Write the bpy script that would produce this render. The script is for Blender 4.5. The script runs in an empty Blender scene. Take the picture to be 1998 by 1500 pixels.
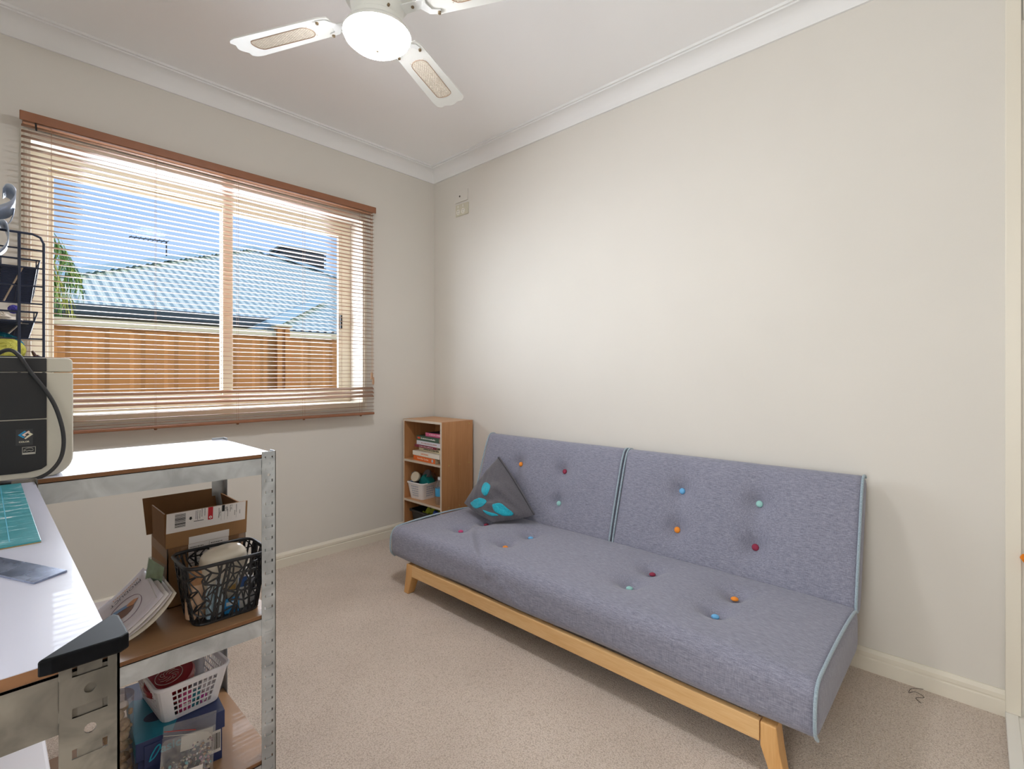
import bpy, bmesh, math, random
from mathutils import Vector, Matrix
random.seed(7)
PI = math.pi
S = bpy.context.scene
COL = S.collection
R = math.radians

# ------------------------------------------------------------ camera
CAM = Vector((-2.23877, -2.87495, 1.08828))
cd = bpy.data.cameras.new('camera'); cam = bpy.data.objects.new('camera', cd); COL.objects.link(cam)
cam.location = CAM
cam.rotation_euler = (R(90), 0, -math.atan2(.729, .6845))
cd.sensor_width = 36; cd.lens = 971 / 1998 * 36; cd.shift_y = -20 / 1998
cd.clip_start = .02; cd.clip_end = 400
S.camera = cam

# ------------------------------------------------------------ world, sun, exposure
w = bpy.data.worlds.new('world'); S.world = w; w.use_nodes = True
nt = w.node_tree; nt.nodes.clear()
out = nt.nodes.new('ShaderNodeOutputWorld'); bg = nt.nodes.new('ShaderNodeBackground')
tc = nt.nodes.new('ShaderNodeTexCoord'); sx = nt.nodes.new('ShaderNodeSeparateXYZ'); rp = nt.nodes.new('ShaderNodeValToRGB')
for p, c in ((0.0, (.50, .70, .97)), (.10, (.40, .64, 1.0)), (.30, (.28, .54, 1.0)), (1.0, (.14, .34, .80))):
    e = rp.color_ramp.elements[0] if p == 0 else (rp.color_ramp.elements[1] if p == 1 else rp.color_ramp.elements.new(p)); e.position = p; e.color = c + (1,)
cn = nt.nodes.new('ShaderNodeTexNoise'); cn.inputs['Scale'].default_value = 2.4; cn.inputs['Detail'].default_value = 7; cn.inputs['Roughness'].default_value = .6
mp = nt.nodes.new('ShaderNodeMapping'); mp.inputs['Scale'].default_value = (1, 1, 3.5)
cr = nt.nodes.new('ShaderNodeValToRGB'); cr.color_ramp.elements[0].position = .50; cr.color_ramp.elements[1].position = .78; cr.color_ramp.elements[1].color = (.22, .22, .22, 1)
mx = nt.nodes.new('ShaderNodeMix'); mx.data_type = 'RGBA'; mx.inputs[7].default_value = (.80, .86, .96, 1)
nt.links.new(tc.outputs['Generated'], sx.inputs[0]); nt.links.new(sx.outputs[2], rp.inputs[0])
nt.links.new(tc.outputs['Generated'], mp.inputs[0]); nt.links.new(mp.outputs[0], cn.inputs['Vector']); nt.links.new(cn.outputs[0], cr.inputs[0])
nt.links.new(cr.outputs[0], mx.inputs[0]); nt.links.new(rp.outputs[0], mx.inputs[6]); nt.links.new(mx.outputs[2], bg.inputs[0])
bg.inputs[1].default_value = .76; nt.links.new(bg.outputs[0], out.inputs[0])

sl = bpy.data.lights.new('sun', 'SUN'); sun = bpy.data.objects.new('sun', sl); COL.objects.link(sun)
sl.energy = 2.25; sl.angle = R(.6); sl.color = (1, .95, .87)
sun.rotation_euler = Vector((-.72, .42, -.55)).to_track_quat('-Z', 'Y').to_euler()

def area(name, loc, look, sx_, sy_, power, col):
    l = bpy.data.lights.new(name, 'AREA'); l.shape = 'RECTANGLE'; l.size = sx_; l.size_y = sy_; l.energy = power; l.color = col
    o = bpy.data.objects.new(name, l); COL.objects.link(o); o.location = loc; o.rotation_euler = Vector(look).to_track_quat('-Z', 'Z').to_euler(); return o
area('window_daylight', (-1.34, .26, 1.49), (0, -1, 0), 1.42, 1.08, 37, (.84, .92, 1.0))
area('hallway_fill', (-3.78, -2.75, 1.25), (1, .12, 0), 1.2, 2.1, 62, (.95, .975, 1.0))  # added fill lamp in an assumed hallway, out of view
S.view_settings.view_transform = 'Standard'; S.view_settings.look = 'None'
S.view_settings.exposure = 0.50; S.view_settings.gamma = 1.0; S.view_settings.use_curve_mapping = False
S.cycles.max_bounces = 10; S.cycles.diffuse_bounces = 6; S.cycles.transparent_max_bounces = 24
S.cycles.sample_clamp_indirect = 6

# ------------------------------------------------------------ materials
def srgb(c):
    if isinstance(c, str):
        c = c.lstrip('#'); c = [int(c[i:i + 2], 16) / 255 for i in (0, 2, 4)]
    return tuple((v / 12.92 if v <= .04045 else ((v + .055) / 1.055) ** 2.4) for v in c) + (1,)
MATS = {}
def base(name):
    m = bpy.data.materials.new(name); m.use_nodes = True
    n = m.node_tree.nodes; b = n['Principled BSDF']
    return m, m.node_tree, b
def mat(name, col, rough=.6, metal=0, spec=.5, coat=0, emit=None, es=0, alpha=1, noise=0, nscale=30, bump=0, bscale=200, trans=0):
    if name in MATS: return MATS[name]
    m, t, b = base(name); c = srgb(col)
    b.inputs['Base Color'].default_value = c; b.inputs['Roughness'].default_value = rough
    b.inputs['Metallic'].default_value = metal; b.inputs['Specular IOR Level'].default_value = spec
    b.inputs['Coat Weight'].default_value = coat
    if emit: b.inputs['Emission Color'].default_value = srgb(emit); b.inputs['Emission Strength'].default_value = es
    if alpha < 1: b.inputs['Alpha'].default_value = alpha
    if trans: b.inputs['Transmission Weight'].default_value = trans
    if noise or bump:
        tc = t.nodes.new('ShaderNodeTexCoord')
        if noise:
            nz = t.nodes.new('ShaderNodeTexNoise'); nz.inputs['Scale'].default_value = nscale; nz.inputs['Detail'].default_value = 5
            rp = t.nodes.new('ShaderNodeValToRGB')
            rp.color_ramp.elements[0].color = [v * (1 - noise) for v in c[:3]] + [1]; rp.color_ramp.elements[0].position = .3
            rp.color_ramp.elements[1].color = [min(1, v * (1 + noise)) for v in c[:3]] + [1]; rp.color_ramp.elements[1].position = .7
            t.links.new(tc.outputs['Object'], nz.inputs['Vector']); t.links.new(nz.outputs[0], rp.inputs[0]); t.links.new(rp.outputs[0], b.inputs['Base Color'])
        if bump:
            nb = t.nodes.new('ShaderNodeTexNoise'); nb.inputs['Scale'].default_value = bscale; nb.inputs['Detail'].default_value = 3
            bp = t.nodes.new('ShaderNodeBump'); bp.inputs['Strength'].default_value = bump; bp.inputs['Distance'].default_value = .002
            t.links.new(tc.outputs['Object'], nb.inputs['Vector']); t.links.new(nb.outputs[0], bp.inputs['Height']); t.links.new(bp.outputs[0], b.inputs['Normal'])
    MATS[name] = m; return m
def ramp(t, stops):
    rp = t.nodes.new('ShaderNodeValToRGB'); e = rp.color_ramp.elements
    while len(e) < len(stops): e.new(.5)
    for el, (p, c) in zip(e, stops): el.position = p; el.color = srgb(c)
    return rp
def wood(name, dark, light, axis='Z', scale=9, rough=.45, stretch=14, bandmix=.5):
    m, t, b = base(name)
    tc = t.nodes.new('ShaderNodeTexCoord'); mp = t.nodes.new('ShaderNodeMapping')
    sc = {'X': (1 / stretch, 1, 1), 'Y': (1, 1 / stretch, 1), 'Z': (1, 1, 1 / stretch)}[axis]
    mp.inputs['Scale'].default_value = [s * scale for s in sc]
    n1 = t.nodes.new('ShaderNodeTexNoise'); n1.inputs['Scale'].default_value = 4; n1.inputs['Detail'].default_value = 6; n1.inputs['Distortion'].default_value = 1.2
    n2 = t.nodes.new('ShaderNodeTexNoise'); n2.inputs['Scale'].default_value = 22; n2.inputs['Detail'].default_value = 3
    mx = t.nodes.new('ShaderNodeMath'); mx.operation = 'MULTIPLY_ADD'; mx.inputs[1].default_value = bandmix
    r2 = t.nodes.new('ShaderNodeMath'); r2.operation = 'MULTIPLY'; r2.inputs[1].default_value = 1 - bandmix
    rp = ramp(t, [(.3, dark), (.7, light)])
    t.links.new(tc.outputs['Object'], mp.inputs[0]); t.links.new(mp.outputs[0], n1.inputs['Vector']); t.links.new(mp.outputs[0], n2.inputs['Vector'])
    t.links.new(n2.outputs[0], r2.inputs[0]); t.links.new(n1.outputs[0], mx.inputs[0]); t.links.new(r2.outputs[0], mx.inputs[2])
    t.links.new(mx.outputs[0], rp.inputs[0]); t.links.new(rp.outputs[0], b.inputs['Base Color'])
    b.inputs['Roughness'].default_value = rough
    MATS[name] = m; return m
def galv(name, dark, light, rough=.42, metal=.75, scale=14):
    m, t, b = base(name)
    tc = t.nodes.new('ShaderNodeTexCoord'); vo = t.nodes.new('ShaderNodeTexNoise'); vo.inputs['Scale'].default_value = scale; vo.inputs['Detail'].default_value = 4; vo.inputs['Distortion'].default_value = .8
    rp = ramp(t, [(.35, dark), (.65, light)])
    n2 = t.nodes.new('ShaderNodeTexNoise'); n2.inputs['Scale'].default_value = 40
    rr = t.nodes.new('ShaderNodeMapRange'); rr.inputs['To Min'].default_value = rough - .1; rr.inputs['To Max'].default_value = rough + .12
    t.links.new(tc.outputs['Object'], vo.inputs['Vector']); t.links.new(vo.outputs[0], rp.inputs[0]); t.links.new(rp.outputs[0], b.inputs['Base Color'])
    t.links.new(tc.outputs['Object'], n2.inputs['Vector']); t.links.new(n2.outputs[0], rr.inputs[0]); t.links.new(rr.outputs[0], b.inputs['Roughness'])
    b.inputs['Metallic'].default_value = metal
    MATS[name] = m; return m
def fabric(name, c0, c1, c2, scale=800):
    m, t, b = base(name)
    tc = t.nodes.new('ShaderNodeTexCoord'); hs = []
    for k, sc in enumerate(((1, .06, .5), (.5, 1, .06), (.5, .06, 1))):
        mp = t.nodes.new('ShaderNodeMapping'); mp.inputs['Scale'].default_value = sc
        nz = t.nodes.new('ShaderNodeTexNoise'); nz.inputs['Scale'].default_value = scale; nz.inputs['Detail'].default_value = 2
        t.links.new(tc.outputs['Object'], mp.inputs[0]); t.links.new(mp.outputs[0], nz.inputs['Vector']); hs.append(nz)
    a1 = t.nodes.new('ShaderNodeMath'); a1.operation = 'ADD'; a2 = t.nodes.new('ShaderNodeMath'); a2.operation = 'ADD'; a3 = t.nodes.new('ShaderNodeMath'); a3.operation = 'DIVIDE'; a3.inputs[1].default_value = 3
    t.links.new(hs[0].outputs[0], a1.inputs[0]); t.links.new(hs[1].outputs[0], a1.inputs[1]); t.links.new(a1.outputs[0], a2.inputs[0]); t.links.new(hs[2].outputs[0], a2.inputs[1]); t.links.new(a2.outputs[0], a3.inputs[0])
    rp = ramp(t, [(.38, c0), (.5, c1), (.62, c2)]); t.links.new(a3.outputs[0], rp.inputs[0]); t.links.new(rp.outputs[0], b.inputs['Base Color'])
    bp = t.nodes.new('ShaderNodeBump'); bp.inputs['Strength'].default_value = .07; bp.inputs['Distance'].default_value = .002
    t.links.new(a3.outputs[0], bp.inputs['Height']); t.links.new(bp.outputs[0], b.inputs['Normal'])
    b.inputs['Roughness'].default_value = .9; b.inputs['Sheen Weight'].default_value = .25; b.inputs['Specular IOR Level'].default_value = .2
    MATS[name] = m; return m
def clear(name, tint='#ffffff', glossy=.12, rough=.05, body=0, bodycol='#ffffff'):
    """thin clear sheet: mostly transparent, a little reflection, optional faint body colour"""
    m = bpy.data.materials.new(name); m.use_nodes = True; t = m.node_tree; t.nodes.clear()
    o = t.nodes.new('ShaderNodeOutputMaterial'); tr = t.nodes.new('ShaderNodeBsdfTransparent'); tr.inputs[0].default_value = srgb(tint)
    gl = t.nodes.new('ShaderNodeBsdfGlossy'); gl.inputs['Roughness'].default_value = rough
    mx = t.nodes.new('ShaderNodeMixShader'); mx.inputs[0].default_value = glossy
    t.links.new(tr.outputs[0], mx.inputs[1]); t.links.new(gl.outputs[0], mx.inputs[2]); last = mx
    if body:
        df = t.nodes.new('ShaderNodeBsdfDiffuse'); df.inputs[0].default_value = srgb(bodycol)
        m2 = t.nodes.new('ShaderNodeMixShader'); m2.inputs[0].default_value = body
        t.links.new(mx.outputs[0], m2.inputs[1]); t.links.new(df.outputs[0], m2.inputs[2]); last = m2
    t.links.new(last.outputs[0], o.inputs[0]); MATS[name] = m; return m

M_wall = mat('wall_paint', '#d9d5cd', .75, spec=.3, noise=.012, nscale=3, bump=.06, bscale=350)
M_ceil = mat('ceiling_paint', '#f7f7f7', .85, spec=.2, bump=.04, bscale=300)
M_trim = mat('trim_paint', '#e2dccd', .4, spec=.4)
M_corn = mat('cornice_plaster', '#ebebea', .7, spec=.3)
M_white = mat('white_enamel', '#e9e7e0', .35)
M_frame = mat('window_frame_paint', '#e6dfcc', .4)
M_dark = mat('dark_gap', '#141416', .7)
M_galv = galv('galvanised_steel', '#a9aeb2', '#ccd2d6')
M_galv2 = galv('worn_shaded_galvanised_steel', '#625e57', '#928c82', .42, .6, 22)  # shade of faces turned from the window put into this worn steel's colour
M_mdf_top = mat('melamine_white', '#b6b7c5', .33, coat=.2, noise=.02, nscale=8)
M_mdf = mat('hardboard_brown', '#7d5636', .7, noise=.1, nscale=60)
M_shelf = mat('hardboard_shelf', '#a8825f', .38, noise=.06, nscale=15, coat=.15)
M_sofa = fabric('sofa_fabric', '#70717f', '#858696', '#9b9cab')
M_pipe = fabric('piping_fabric', '#8495a0', '#98a9b3', '#adbcc5', 700)
M_pillow = fabric('cushion_fabric', '#4f4d53', '#5c5a60', '#67656b', 700)
M_leaf = fabric('leaf_applique_fabric', '#1c93a8', '#27a5ba', '#35b5c9', 500)
M_oak = wood('light_oak', '#d3a56c', '#e3bd87', 'Y', 12)
M_oakleg = wood('light_oak_leg', '#cf9a5c', '#dfb277', 'Z', 12)
M_book = wood('beech_laminate', '#a9754a', '#bf8c5e', 'Z', 10, .45, 18, .6)
M_bookin = wood('beech_laminate_flat', '#b8855a', '#cda174', 'X', 10, .4, 18, .6)
M_edge = mat('laminate_edge', '#cdbfae', .5)
M_plug = mat('plastic_plug', '#b9975a', .5)
M_blind = mat('blind_timber', '#8f5c3d', .35, coat=.3, noise=.06, nscale=20)
M_cord = mat('blind_cord', '#b08a6c', .8)
M_glass = clear('window_glass', '#ffffff', .002, .01)
M_clear = clear('clear_plastic', '#f4f6f6', .10, .12, .05)
M_jar = clear('jar_glass', '#e3e8e6', .16, .05, .04)
M_black = mat('black_plastic', '#17171a', .45)
M_cream = mat('cream_plastic', '#d9d4c6', .35)
M_paper = mat('paper', '#e8e4e2', .7)
M_page = mat('book_pages', '#c8b69a', .9, noise=.1, nscale=80)
M_ink = mat('print_black', '#1b1b1d', .7)
M_card = mat('cardboard', '#96704a', .85, noise=.05, nscale=25)
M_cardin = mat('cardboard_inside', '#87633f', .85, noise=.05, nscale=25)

def carpet():
    m, t, b = base('carpet_pile')
    tc = t.nodes.new('ShaderNodeTexCoord')
    n1 = t.nodes.new('ShaderNodeTexNoise'); n1.inputs['Scale'].default_value = 270; n1.inputs['Detail'].default_value = 3; n1.inputs['Roughness'].default_value = .6
    vo = t.nodes.new('ShaderNodeTexVoronoi'); vo.inputs['Scale'].default_value = 220
    n3 = t.nodes.new('ShaderNodeTexNoise'); n3.inputs['Scale'].default_value = 3; n3.inputs['Detail'].default_value = 3
    for n in (n1, vo, n3): t.links.new(tc.outputs['Object'], n.inputs['Vector'])
    ad = t.nodes.new('ShaderNodeMath'); ad.operation = 'SUBTRACT'; t.links.new(n1.outputs[0], ad.inputs[0])
    ml = t.nodes.new('ShaderNodeMath'); ml.operation = 'MULTIPLY'; ml.inputs[1].default_value = .35; t.links.new(vo.outputs['Distance'], ml.inputs[0]); t.links.new(ml.outputs[0], ad.inputs[1])
    rp = ramp(t, [(.14, '#c6b4a3'), (.34, '#e6d6c7'), (.56, '#f2e6da')])
    t.links.new(ad.outputs[0], rp.inputs[0])
    mx = t.nodes.new('ShaderNodeMix'); mx.data_type = 'RGBA'; mx.blend_type = 'MULTIPLY'; mx.inputs[0].default_value = 1
    r3 = ramp(t, [(.3, '#f0efee'), (.7, '#ffffff')]); t.links.new(n3.outputs[0], r3.inputs[0])
    t.links.new(rp.outputs[0], mx.inputs[6]); t.links.new(r3.outputs[0], mx.inputs[7]); t.links.new(mx.outputs[2], b.inputs['Base Color'])
    bp = t.nodes.new('ShaderNodeBump'); bp.inputs['Strength'].default_value = .9; bp.inputs['Distance'].default_value = .006
    t.links.new(ad.outputs[0], bp.inputs['Height']); t.links.new(bp.outputs[0], b.inputs['Normal'])
    b.inputs['Roughness'].default_value = 1; b.inputs['Specular IOR Level'].default_value = .1; b.inputs['Sheen Weight'].default_value = .2
    return m
M_carpet = carpet()
def slatmat():
    m, t, b = base('blind_slat_timber')
    o = t.nodes['Material Output']
    b.inputs['Base Color'].default_value = srgb('#93664a'); b.inputs['Roughness'].default_value = .3; b.inputs['Coat Weight'].default_value = .3
    tl = t.nodes.new('ShaderNodeBsdfTranslucent'); tl.inputs[0].default_value = srgb('#f0d8c0')
    mx = t.nodes.new('ShaderNodeMixShader'); mx.inputs[0].default_value = .26
    t.links.new(b.outputs[0], mx.inputs[1]); t.links.new(tl.outputs[0], mx.inputs[2]); t.links.new(mx.outputs[0], o.inputs[0])
    return m
M_slat = slatmat()

# ------------------------------------------------------------ mesh builder
class MB:
    def __init__(s): s.v = []; s.f = []; s.mi = []; s.cur = 0; s.M = None
    def _add(s, vs, fs):
        o = len(s.v)
        for p in vs:
            p = Vector(p)
            if s.M: p = s.M @ p
            s.v.append(p)
        for f in fs: s.f.append([i + o for i in f]); s.mi.append(s.cur)
        return s
    def box(s, x0, x1, y0, y1, z0, z1):
        return s._add([(x0, y0, z0), (x1, y0, z0), (x1, y1, z0), (x0, y1, z0), (x0, y0, z1), (x1, y0, z1), (x1, y1, z1), (x0, y1, z1)],
                      [(0, 3, 2, 1), (4, 5, 6, 7), (0, 1, 5, 4), (1, 2, 6, 5), (2, 3, 7, 6), (3, 0, 4, 7)])
    def cb(s, c, d): return s.box(c[0] - d[0] / 2, c[0] + d[0] / 2, c[1] - d[1] / 2, c[1] + d[1] / 2, c[2] - d[2] / 2, c[2] + d[2] / 2)
    def hexa(s, b, t):   # bottom 4, top 4
        return s._add(list(b) + list(t), [(0, 3, 2, 1), (4, 5, 6, 7), (0, 1, 5, 4), (1, 2, 6, 5), (2, 3, 7, 6), (3, 0, 4, 7)])
    def prism(s, poly, off):  # 3d polygon + offset vector
        n = len(poly); off = Vector(off); a = [Vector(p) for p in poly]; b = [p + off for p in a]
        fs = [tuple(range(n))[::-1], tuple(range(n, 2 * n))] + [(i, (i + 1) % n, n + (i + 1) % n, n + i) for i in range(n)]
        return s._add(a + b, fs)
    def lathe(s, prof, n=24, c=(0, 0, 0), M=None, cap=True):
        vs = []; fs = []
        for r, z in prof:
            for k in range(n):
                a = 2 * PI * k / n; p = Vector((r * math.cos(a), r * math.sin(a), z))
                if M: p = M @ p
                vs.append(p + Vector(c))
        for j in range(len(prof) - 1):
            for k in range(n): fs.append((j * n + k, j * n + (k + 1) % n, (j + 1) * n + (k + 1) % n, (j + 1) * n + k))
        if cap:
            if prof[0][0] > 1e-5: fs.append(tuple(range(n))[::-1])
            if prof[-1][0] > 1e-5: fs.append(tuple(range((len(prof) - 1) * n, len(prof) * n)))
        return s._add(vs, fs)
    def tube(s, pts, r, n=6, closed=False):
        pts = [Vector(p) for p in pts]; m = len(pts); vs = []; fs = []; nrm = None
        for i, p in enumerate(pts):
            if closed: d = pts[(i + 1) % m] - pts[i - 1]
            else: d = pts[min(i + 1, m - 1)] - pts[max(i - 1, 0)]
            d.normalize()
            if nrm is None:
                nrm = d.orthogonal().normalized()
            else:
                nrm = (nrm - d * nrm.dot(d)); nrm = nrm.normalized() if nrm.length > 1e-6 else d.orthogonal().normalized()
            bn = d.cross(nrm); rr = r[i] if isinstance(r, (list, tuple)) else r
            for k in range(n):
                a = 2 * PI * k / n; vs.append(p + nrm * (rr * math.cos(a)) + bn * (rr * math.sin(a)))
        for i in range(m if closed else m - 1):
            j = (i + 1) % m
            for k in range(n): fs.append((i * n + k, i * n + (k + 1) % n, j * n + (k + 1) % n, j * n + k))
        if not closed: fs += [tuple(range(n))[::-1], tuple(range((m - 1) * n, m * n))]
        return s._add(vs, fs)
    def ball(s, c, r, n=12, m=8, sc=(1, 1, 1)):
        return s.lathe([(max(r * math.sin(PI * j / m), 1e-6) * 1, -r * math.cos(PI * j / m)) for j in range(m + 1)], n, c, Matrix.Diagonal(sc), cap=False)
    def grid(s, fn, nu, nv, wrap=False):
        vs = [fn(i / nu, j / nv) for j in range(nv + 1) for i in range(nu if wrap else nu + 1)]
        W = nu if wrap else nu + 1; fs = []
        for j in range(nv):
            for i in range(nu):
                i2 = (i + 1) % W; fs.append((j * W + i, j * W + i2, (j + 1) * W + i2, (j + 1) * W + i))
        return s._add(vs, fs)
    def build(s, name, m, parent=None, smooth=0, bevel=0, seg=2, solid=0, weld=False, sub=0):
        me = bpy.data.meshes.new(name); me.from_pydata([tuple(v) for v in s.v], [], s.f)
        ms = m if isinstance(m, (list, tuple)) else [m]
        for x in ms: me.materials.append(x)
        if len(ms) > 1: me.polygons.foreach_set('material_index', s.mi)
        if weld:
            bm = bmesh.new(); bm.from_mesh(me); bmesh.ops.remove_doubles(bm, verts=bm.verts, dist=1e-5); bmesh.ops.recalc_face_normals(bm, faces=bm.faces); bm.to_mesh(me); bm.free()
        me.update()
        if smooth:
            me.shade_smooth(); me.set_sharp_from_angle(angle=R(smooth))
        o = bpy.data.objects.new(name, me); COL.objects.link(o)
        if parent: o.parent = parent
        if solid:
            md = o.modifiers.new('solid', 'SOLIDIFY'); md.thickness = abs(solid); md.offset = -1 if solid > 0 else 1
        if sub: md = o.modifiers.new('sub', 'SUBSURF'); md.levels = md.render_levels = sub
        if bevel:
            md = o.modifiers.new('bevel', 'BEVEL'); md.width = bevel; md.segments = seg; md.limit_method = 'ANGLE'; md.angle_limit = R(40); md.harden_normals = False
        return o
def tag(o, label, cat, group=None, kind=None):
    o['label'] = label; o['category'] = cat
    if group: o['group'] = group
    if kind: o['kind'] = kind
    return o
def thing(name, label, cat, loc=(0, 0, 0), rotz=0, group=None):
    o = bpy.data.objects.new(name, None); o.empty_display_size = .05; COL.objects.link(o); o.location = loc; o.rotation_euler = (0, 0, rotz)
    return tag(o, label, cat, group)
def struct(o): o['kind'] = 'structure'; return o
def text(body, size, M, m, parent, name='lettering', ext=.0003, bold=0, align='CENTER'):
    c = bpy.data.curves.new(name, 'FONT'); c.body = body; c.size = size; c.extrude = ext; c.align_x = align; c.align_y = 'CENTER'; c.offset = bold; c.resolution_u = 3
    c.materials.append(m); q = bpy.data.objects.new(name, c); COL.objects.link(q); me = bpy.data.meshes.new_from_object(q); bpy.data.objects.remove(q); bpy.data.curves.remove(c)
    me.name = name; o = bpy.data.objects.new(name, me); COL.objects.link(o); o.parent = parent; o.matrix_local = M; return o
def frame(o, x, y):   # matrix with local x,y axes and origin
    x = Vector(x).normalized(); y = Vector(y); z = x.cross(y).normalized(); y = z.cross(x)
    return Matrix(((x.x, y.x, z.x, o[0]), (x.y, y.y, z.y, o[1]), (x.z, y.z, z.z, o[2]), (0, 0, 0, 1)))
def pad(nx, ny, nz, size, r, shape=None):
    """closed rounded box, base at z=0, grid on every face; shape(p) may move points"""
    a, b, c = size[0] / 2, size[1] / 2, size[2]
    mb = MB()
    def rnd(p):
        q = Vector((max(-a + r[0], min(a - r[0], p[0])), max(-b + r[1], min(b - r[1], p[1])), max(r[2], min(c - r[2], p[2]))))
        d = Vector(p) - q; d = Vector((d.x / r[0], d.y / r[1], d.z / r[2]))
        if d.length > 1e-9: d.normalize(); v = q + Vector((d.x * r[0], d.y * r[1], d.z * r[2]))
        else: v = Vector(p)
        return shape(v) if shape else v
    L = lambda t, n: t
    mb.grid(lambda u, v: rnd((-a + 2 * a * u, -b + 2 * b * v, c)), nx, ny)
    mb.grid(lambda u, v: rnd((a - 2 * a * u, -b + 2 * b * v, 0)), nx, ny)
    mb.grid(lambda u, v: rnd((-a + 2 * a * u, -b, c * v)), nx, nz)
    mb.grid(lambda u, v: rnd((a - 2 * a * u, b, c * v)), nx, nz)
    mb.grid(lambda u, v: rnd((-a, b - 2 * b * u, c * v)), ny, nz)
    mb.grid(lambda u, v: rnd((a, -b + 2 * b * u, c * v)), ny, nz)
    return mb
def catmull(pts, n=8, closed=False):
    P = [Vector(p) for p in pts]; out = []; m = len(P)
    for i in range(m if closed else m - 1):
        g = lambda k: P[k % m] if closed else P[max(0, min(m - 1, k))]
        p0, p1, p2, p3 = g(i - 1), g(i), g(i + 1), g(i + 2)
        for j in range(n):
            t = j / n
            out.append(.5 * ((2 * p1) + (p2 - p0) * t + (2 * p0 - 5 * p1 + 4 * p2 - p3) * t * t + (3 * p1 - p0 - 3 * p2 + p3) * t ** 3))
    if not closed: out.append(P[-1])
    return out
# ------------------------------------------------------------ room shell
XL, YB, ZC = -2.74, -2.935, 2.55
WX0, WX1, WZ0, WZ1 = -2.10, -.58, .90, 2.07      # window opening
f = struct(MB().box(-4.0, .1, -3.65, .2, -.1, 0).build('floor', M_carpet)); tag(f, 'beige cut pile carpet covering the whole room floor', 'floor')
c = struct(MB().box(-4.0, .1, -3.65, .2, ZC, ZC + .1).build('ceiling', M_ceil)); tag(c, 'white painted plaster ceiling above the fan', 'ceiling')
m = MB(); T = .2
m.box(XL - .1, WX0, 0, T, 0, ZC).box(WX1, .1, 0, T, 0, ZC).box(WX0, WX1, 0, T, 0, WZ0).box(WX0, WX1, 0, T, WZ1, ZC)
o = struct(m.build('wall_window', M_wall)); tag(o, 'cream painted wall with the window opening', 'wall')
o = struct(MB().box(0, .1, -3.65, 0, 0, ZC).build('wall_sofa', M_wall)); tag(o, 'long cream painted wall behind the grey sofa', 'wall')
o = struct(MB().box(XL - .1, XL, -2.31, 0, 0, ZC).box(XL - .1, XL, -3.65, -2.935, 0, ZC).box(XL - .1, XL, -2.935, -2.31, 2.06, ZC).build('wall_left', M_wall)); tag(o, 'cream painted wall beside the metal workbench', 'wall')  # doorway gap added to let the hallway fill light in
o = struct(MB().box(XL, 0, -3.65, -3.55, 0, ZC).build('wall_back', M_wall)); tag(o, 'cream painted back wall of the wardrobe recess', 'wall')
o = struct(MB().box(-4.0, -3.9, -3.65, .1, 0, ZC).box(-3.9, XL - .1, -1.2, -1.1, 0, ZC).box(-3.9, XL - .1, -3.65, -3.55, 0, ZC).build('wall_hallway_added', M_wall)); tag(o, 'cream stub walls added around the hallway fill light', 'wall')  # unseen hallway stub, added to enclose the fill lamp
# cornice, mitred sweep
prof = [(0, 2.46), (.010, 2.46), (.012, 2.474)]
for k in range(9):
    a = k / 8 * PI / 2
    prof.append((.012 + .058 * (1 - math.cos(a)), 2.474 + .058 * math.sin(a)))
prof += [(.074, 2.532), (.074, 2.539), (.084, 2.539), (.084, ZC), (0, ZC)]
def sweep(name, axis, w, a, b, prof, mt, mitre=(1, 1), sgn=1):
    vs = []; n = len(prof)
    for end, t in ((0, a), (1, b)):
        for off, z in prof:
            q = t + (off if end == 0 else -off) * mitre[end]
            vs.append((q, w + sgn * off, z) if axis == 'x' else (w + sgn * off, q, z))
    fs = [(i, (i + 1) % n, n + (i + 1) % n, n + i) for i in range(n)] + [tuple(range(n))[::-1], tuple(range(n, 2 * n))]
    mb = MB(); mb._add(vs, fs); o = mb.build(name, mt, weld=True, smooth=25); return struct(o)
tag(sweep('trim_1', 'x', 0, XL, 0, prof, M_corn, sgn=-1), 'white cove cornice above the window wall', 'cornice')
tag(sweep('trim_2', 'y', 0, YB - .04, 0, prof, M_corn, mitre=(0, 1), sgn=-1), 'white cove cornice above the sofa wall', 'cornice')
bprof = [(0, 0), (.016, 0), (.016, .046), (.012, .049), (.012, .053), (.0145, .055), (.0145, .068), (.006, .080), (0, .080)]
tag(sweep('baseboard_window', 'x', 0, XL, 0, bprof, M_trim, sgn=-1), 'cream moulded skirting board under the window', 'skirting')
tag(sweep('baseboard_sofa', 'y', 0, YB, 0, bprof, M_trim, mitre=(0, 1), sgn=-1), 'cream moulded skirting board behind the sofa', 'skirting')
# wardrobe opening: jamb, header, floor track
o = struct(MB().box(-.018, .0, YB - .036, YB, .018, ZC).build('trim_3', M_trim, bevel=.002)); tag(o, 'cream painted wardrobe jamb at the end of the sofa wall', 'jamb')
o = struct(MB().box(XL, 0, YB - .62, YB - .04, 2.2, ZC).build('trim_4', M_wall)); tag(o, 'cream bulkhead above the wardrobe opening', 'bulkhead')
m = MB().box(XL, 0, YB - .095, YB, 0, .014).box(XL, 0, YB - .03, YB, .014, .018).box(XL, 0, YB - .095, YB - .055, .014, .018)
o = struct(m.build('trim_5', M_white, bevel=.002)); tag(o, 'white wardrobe door track on the carpet edge', 'track')

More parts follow.
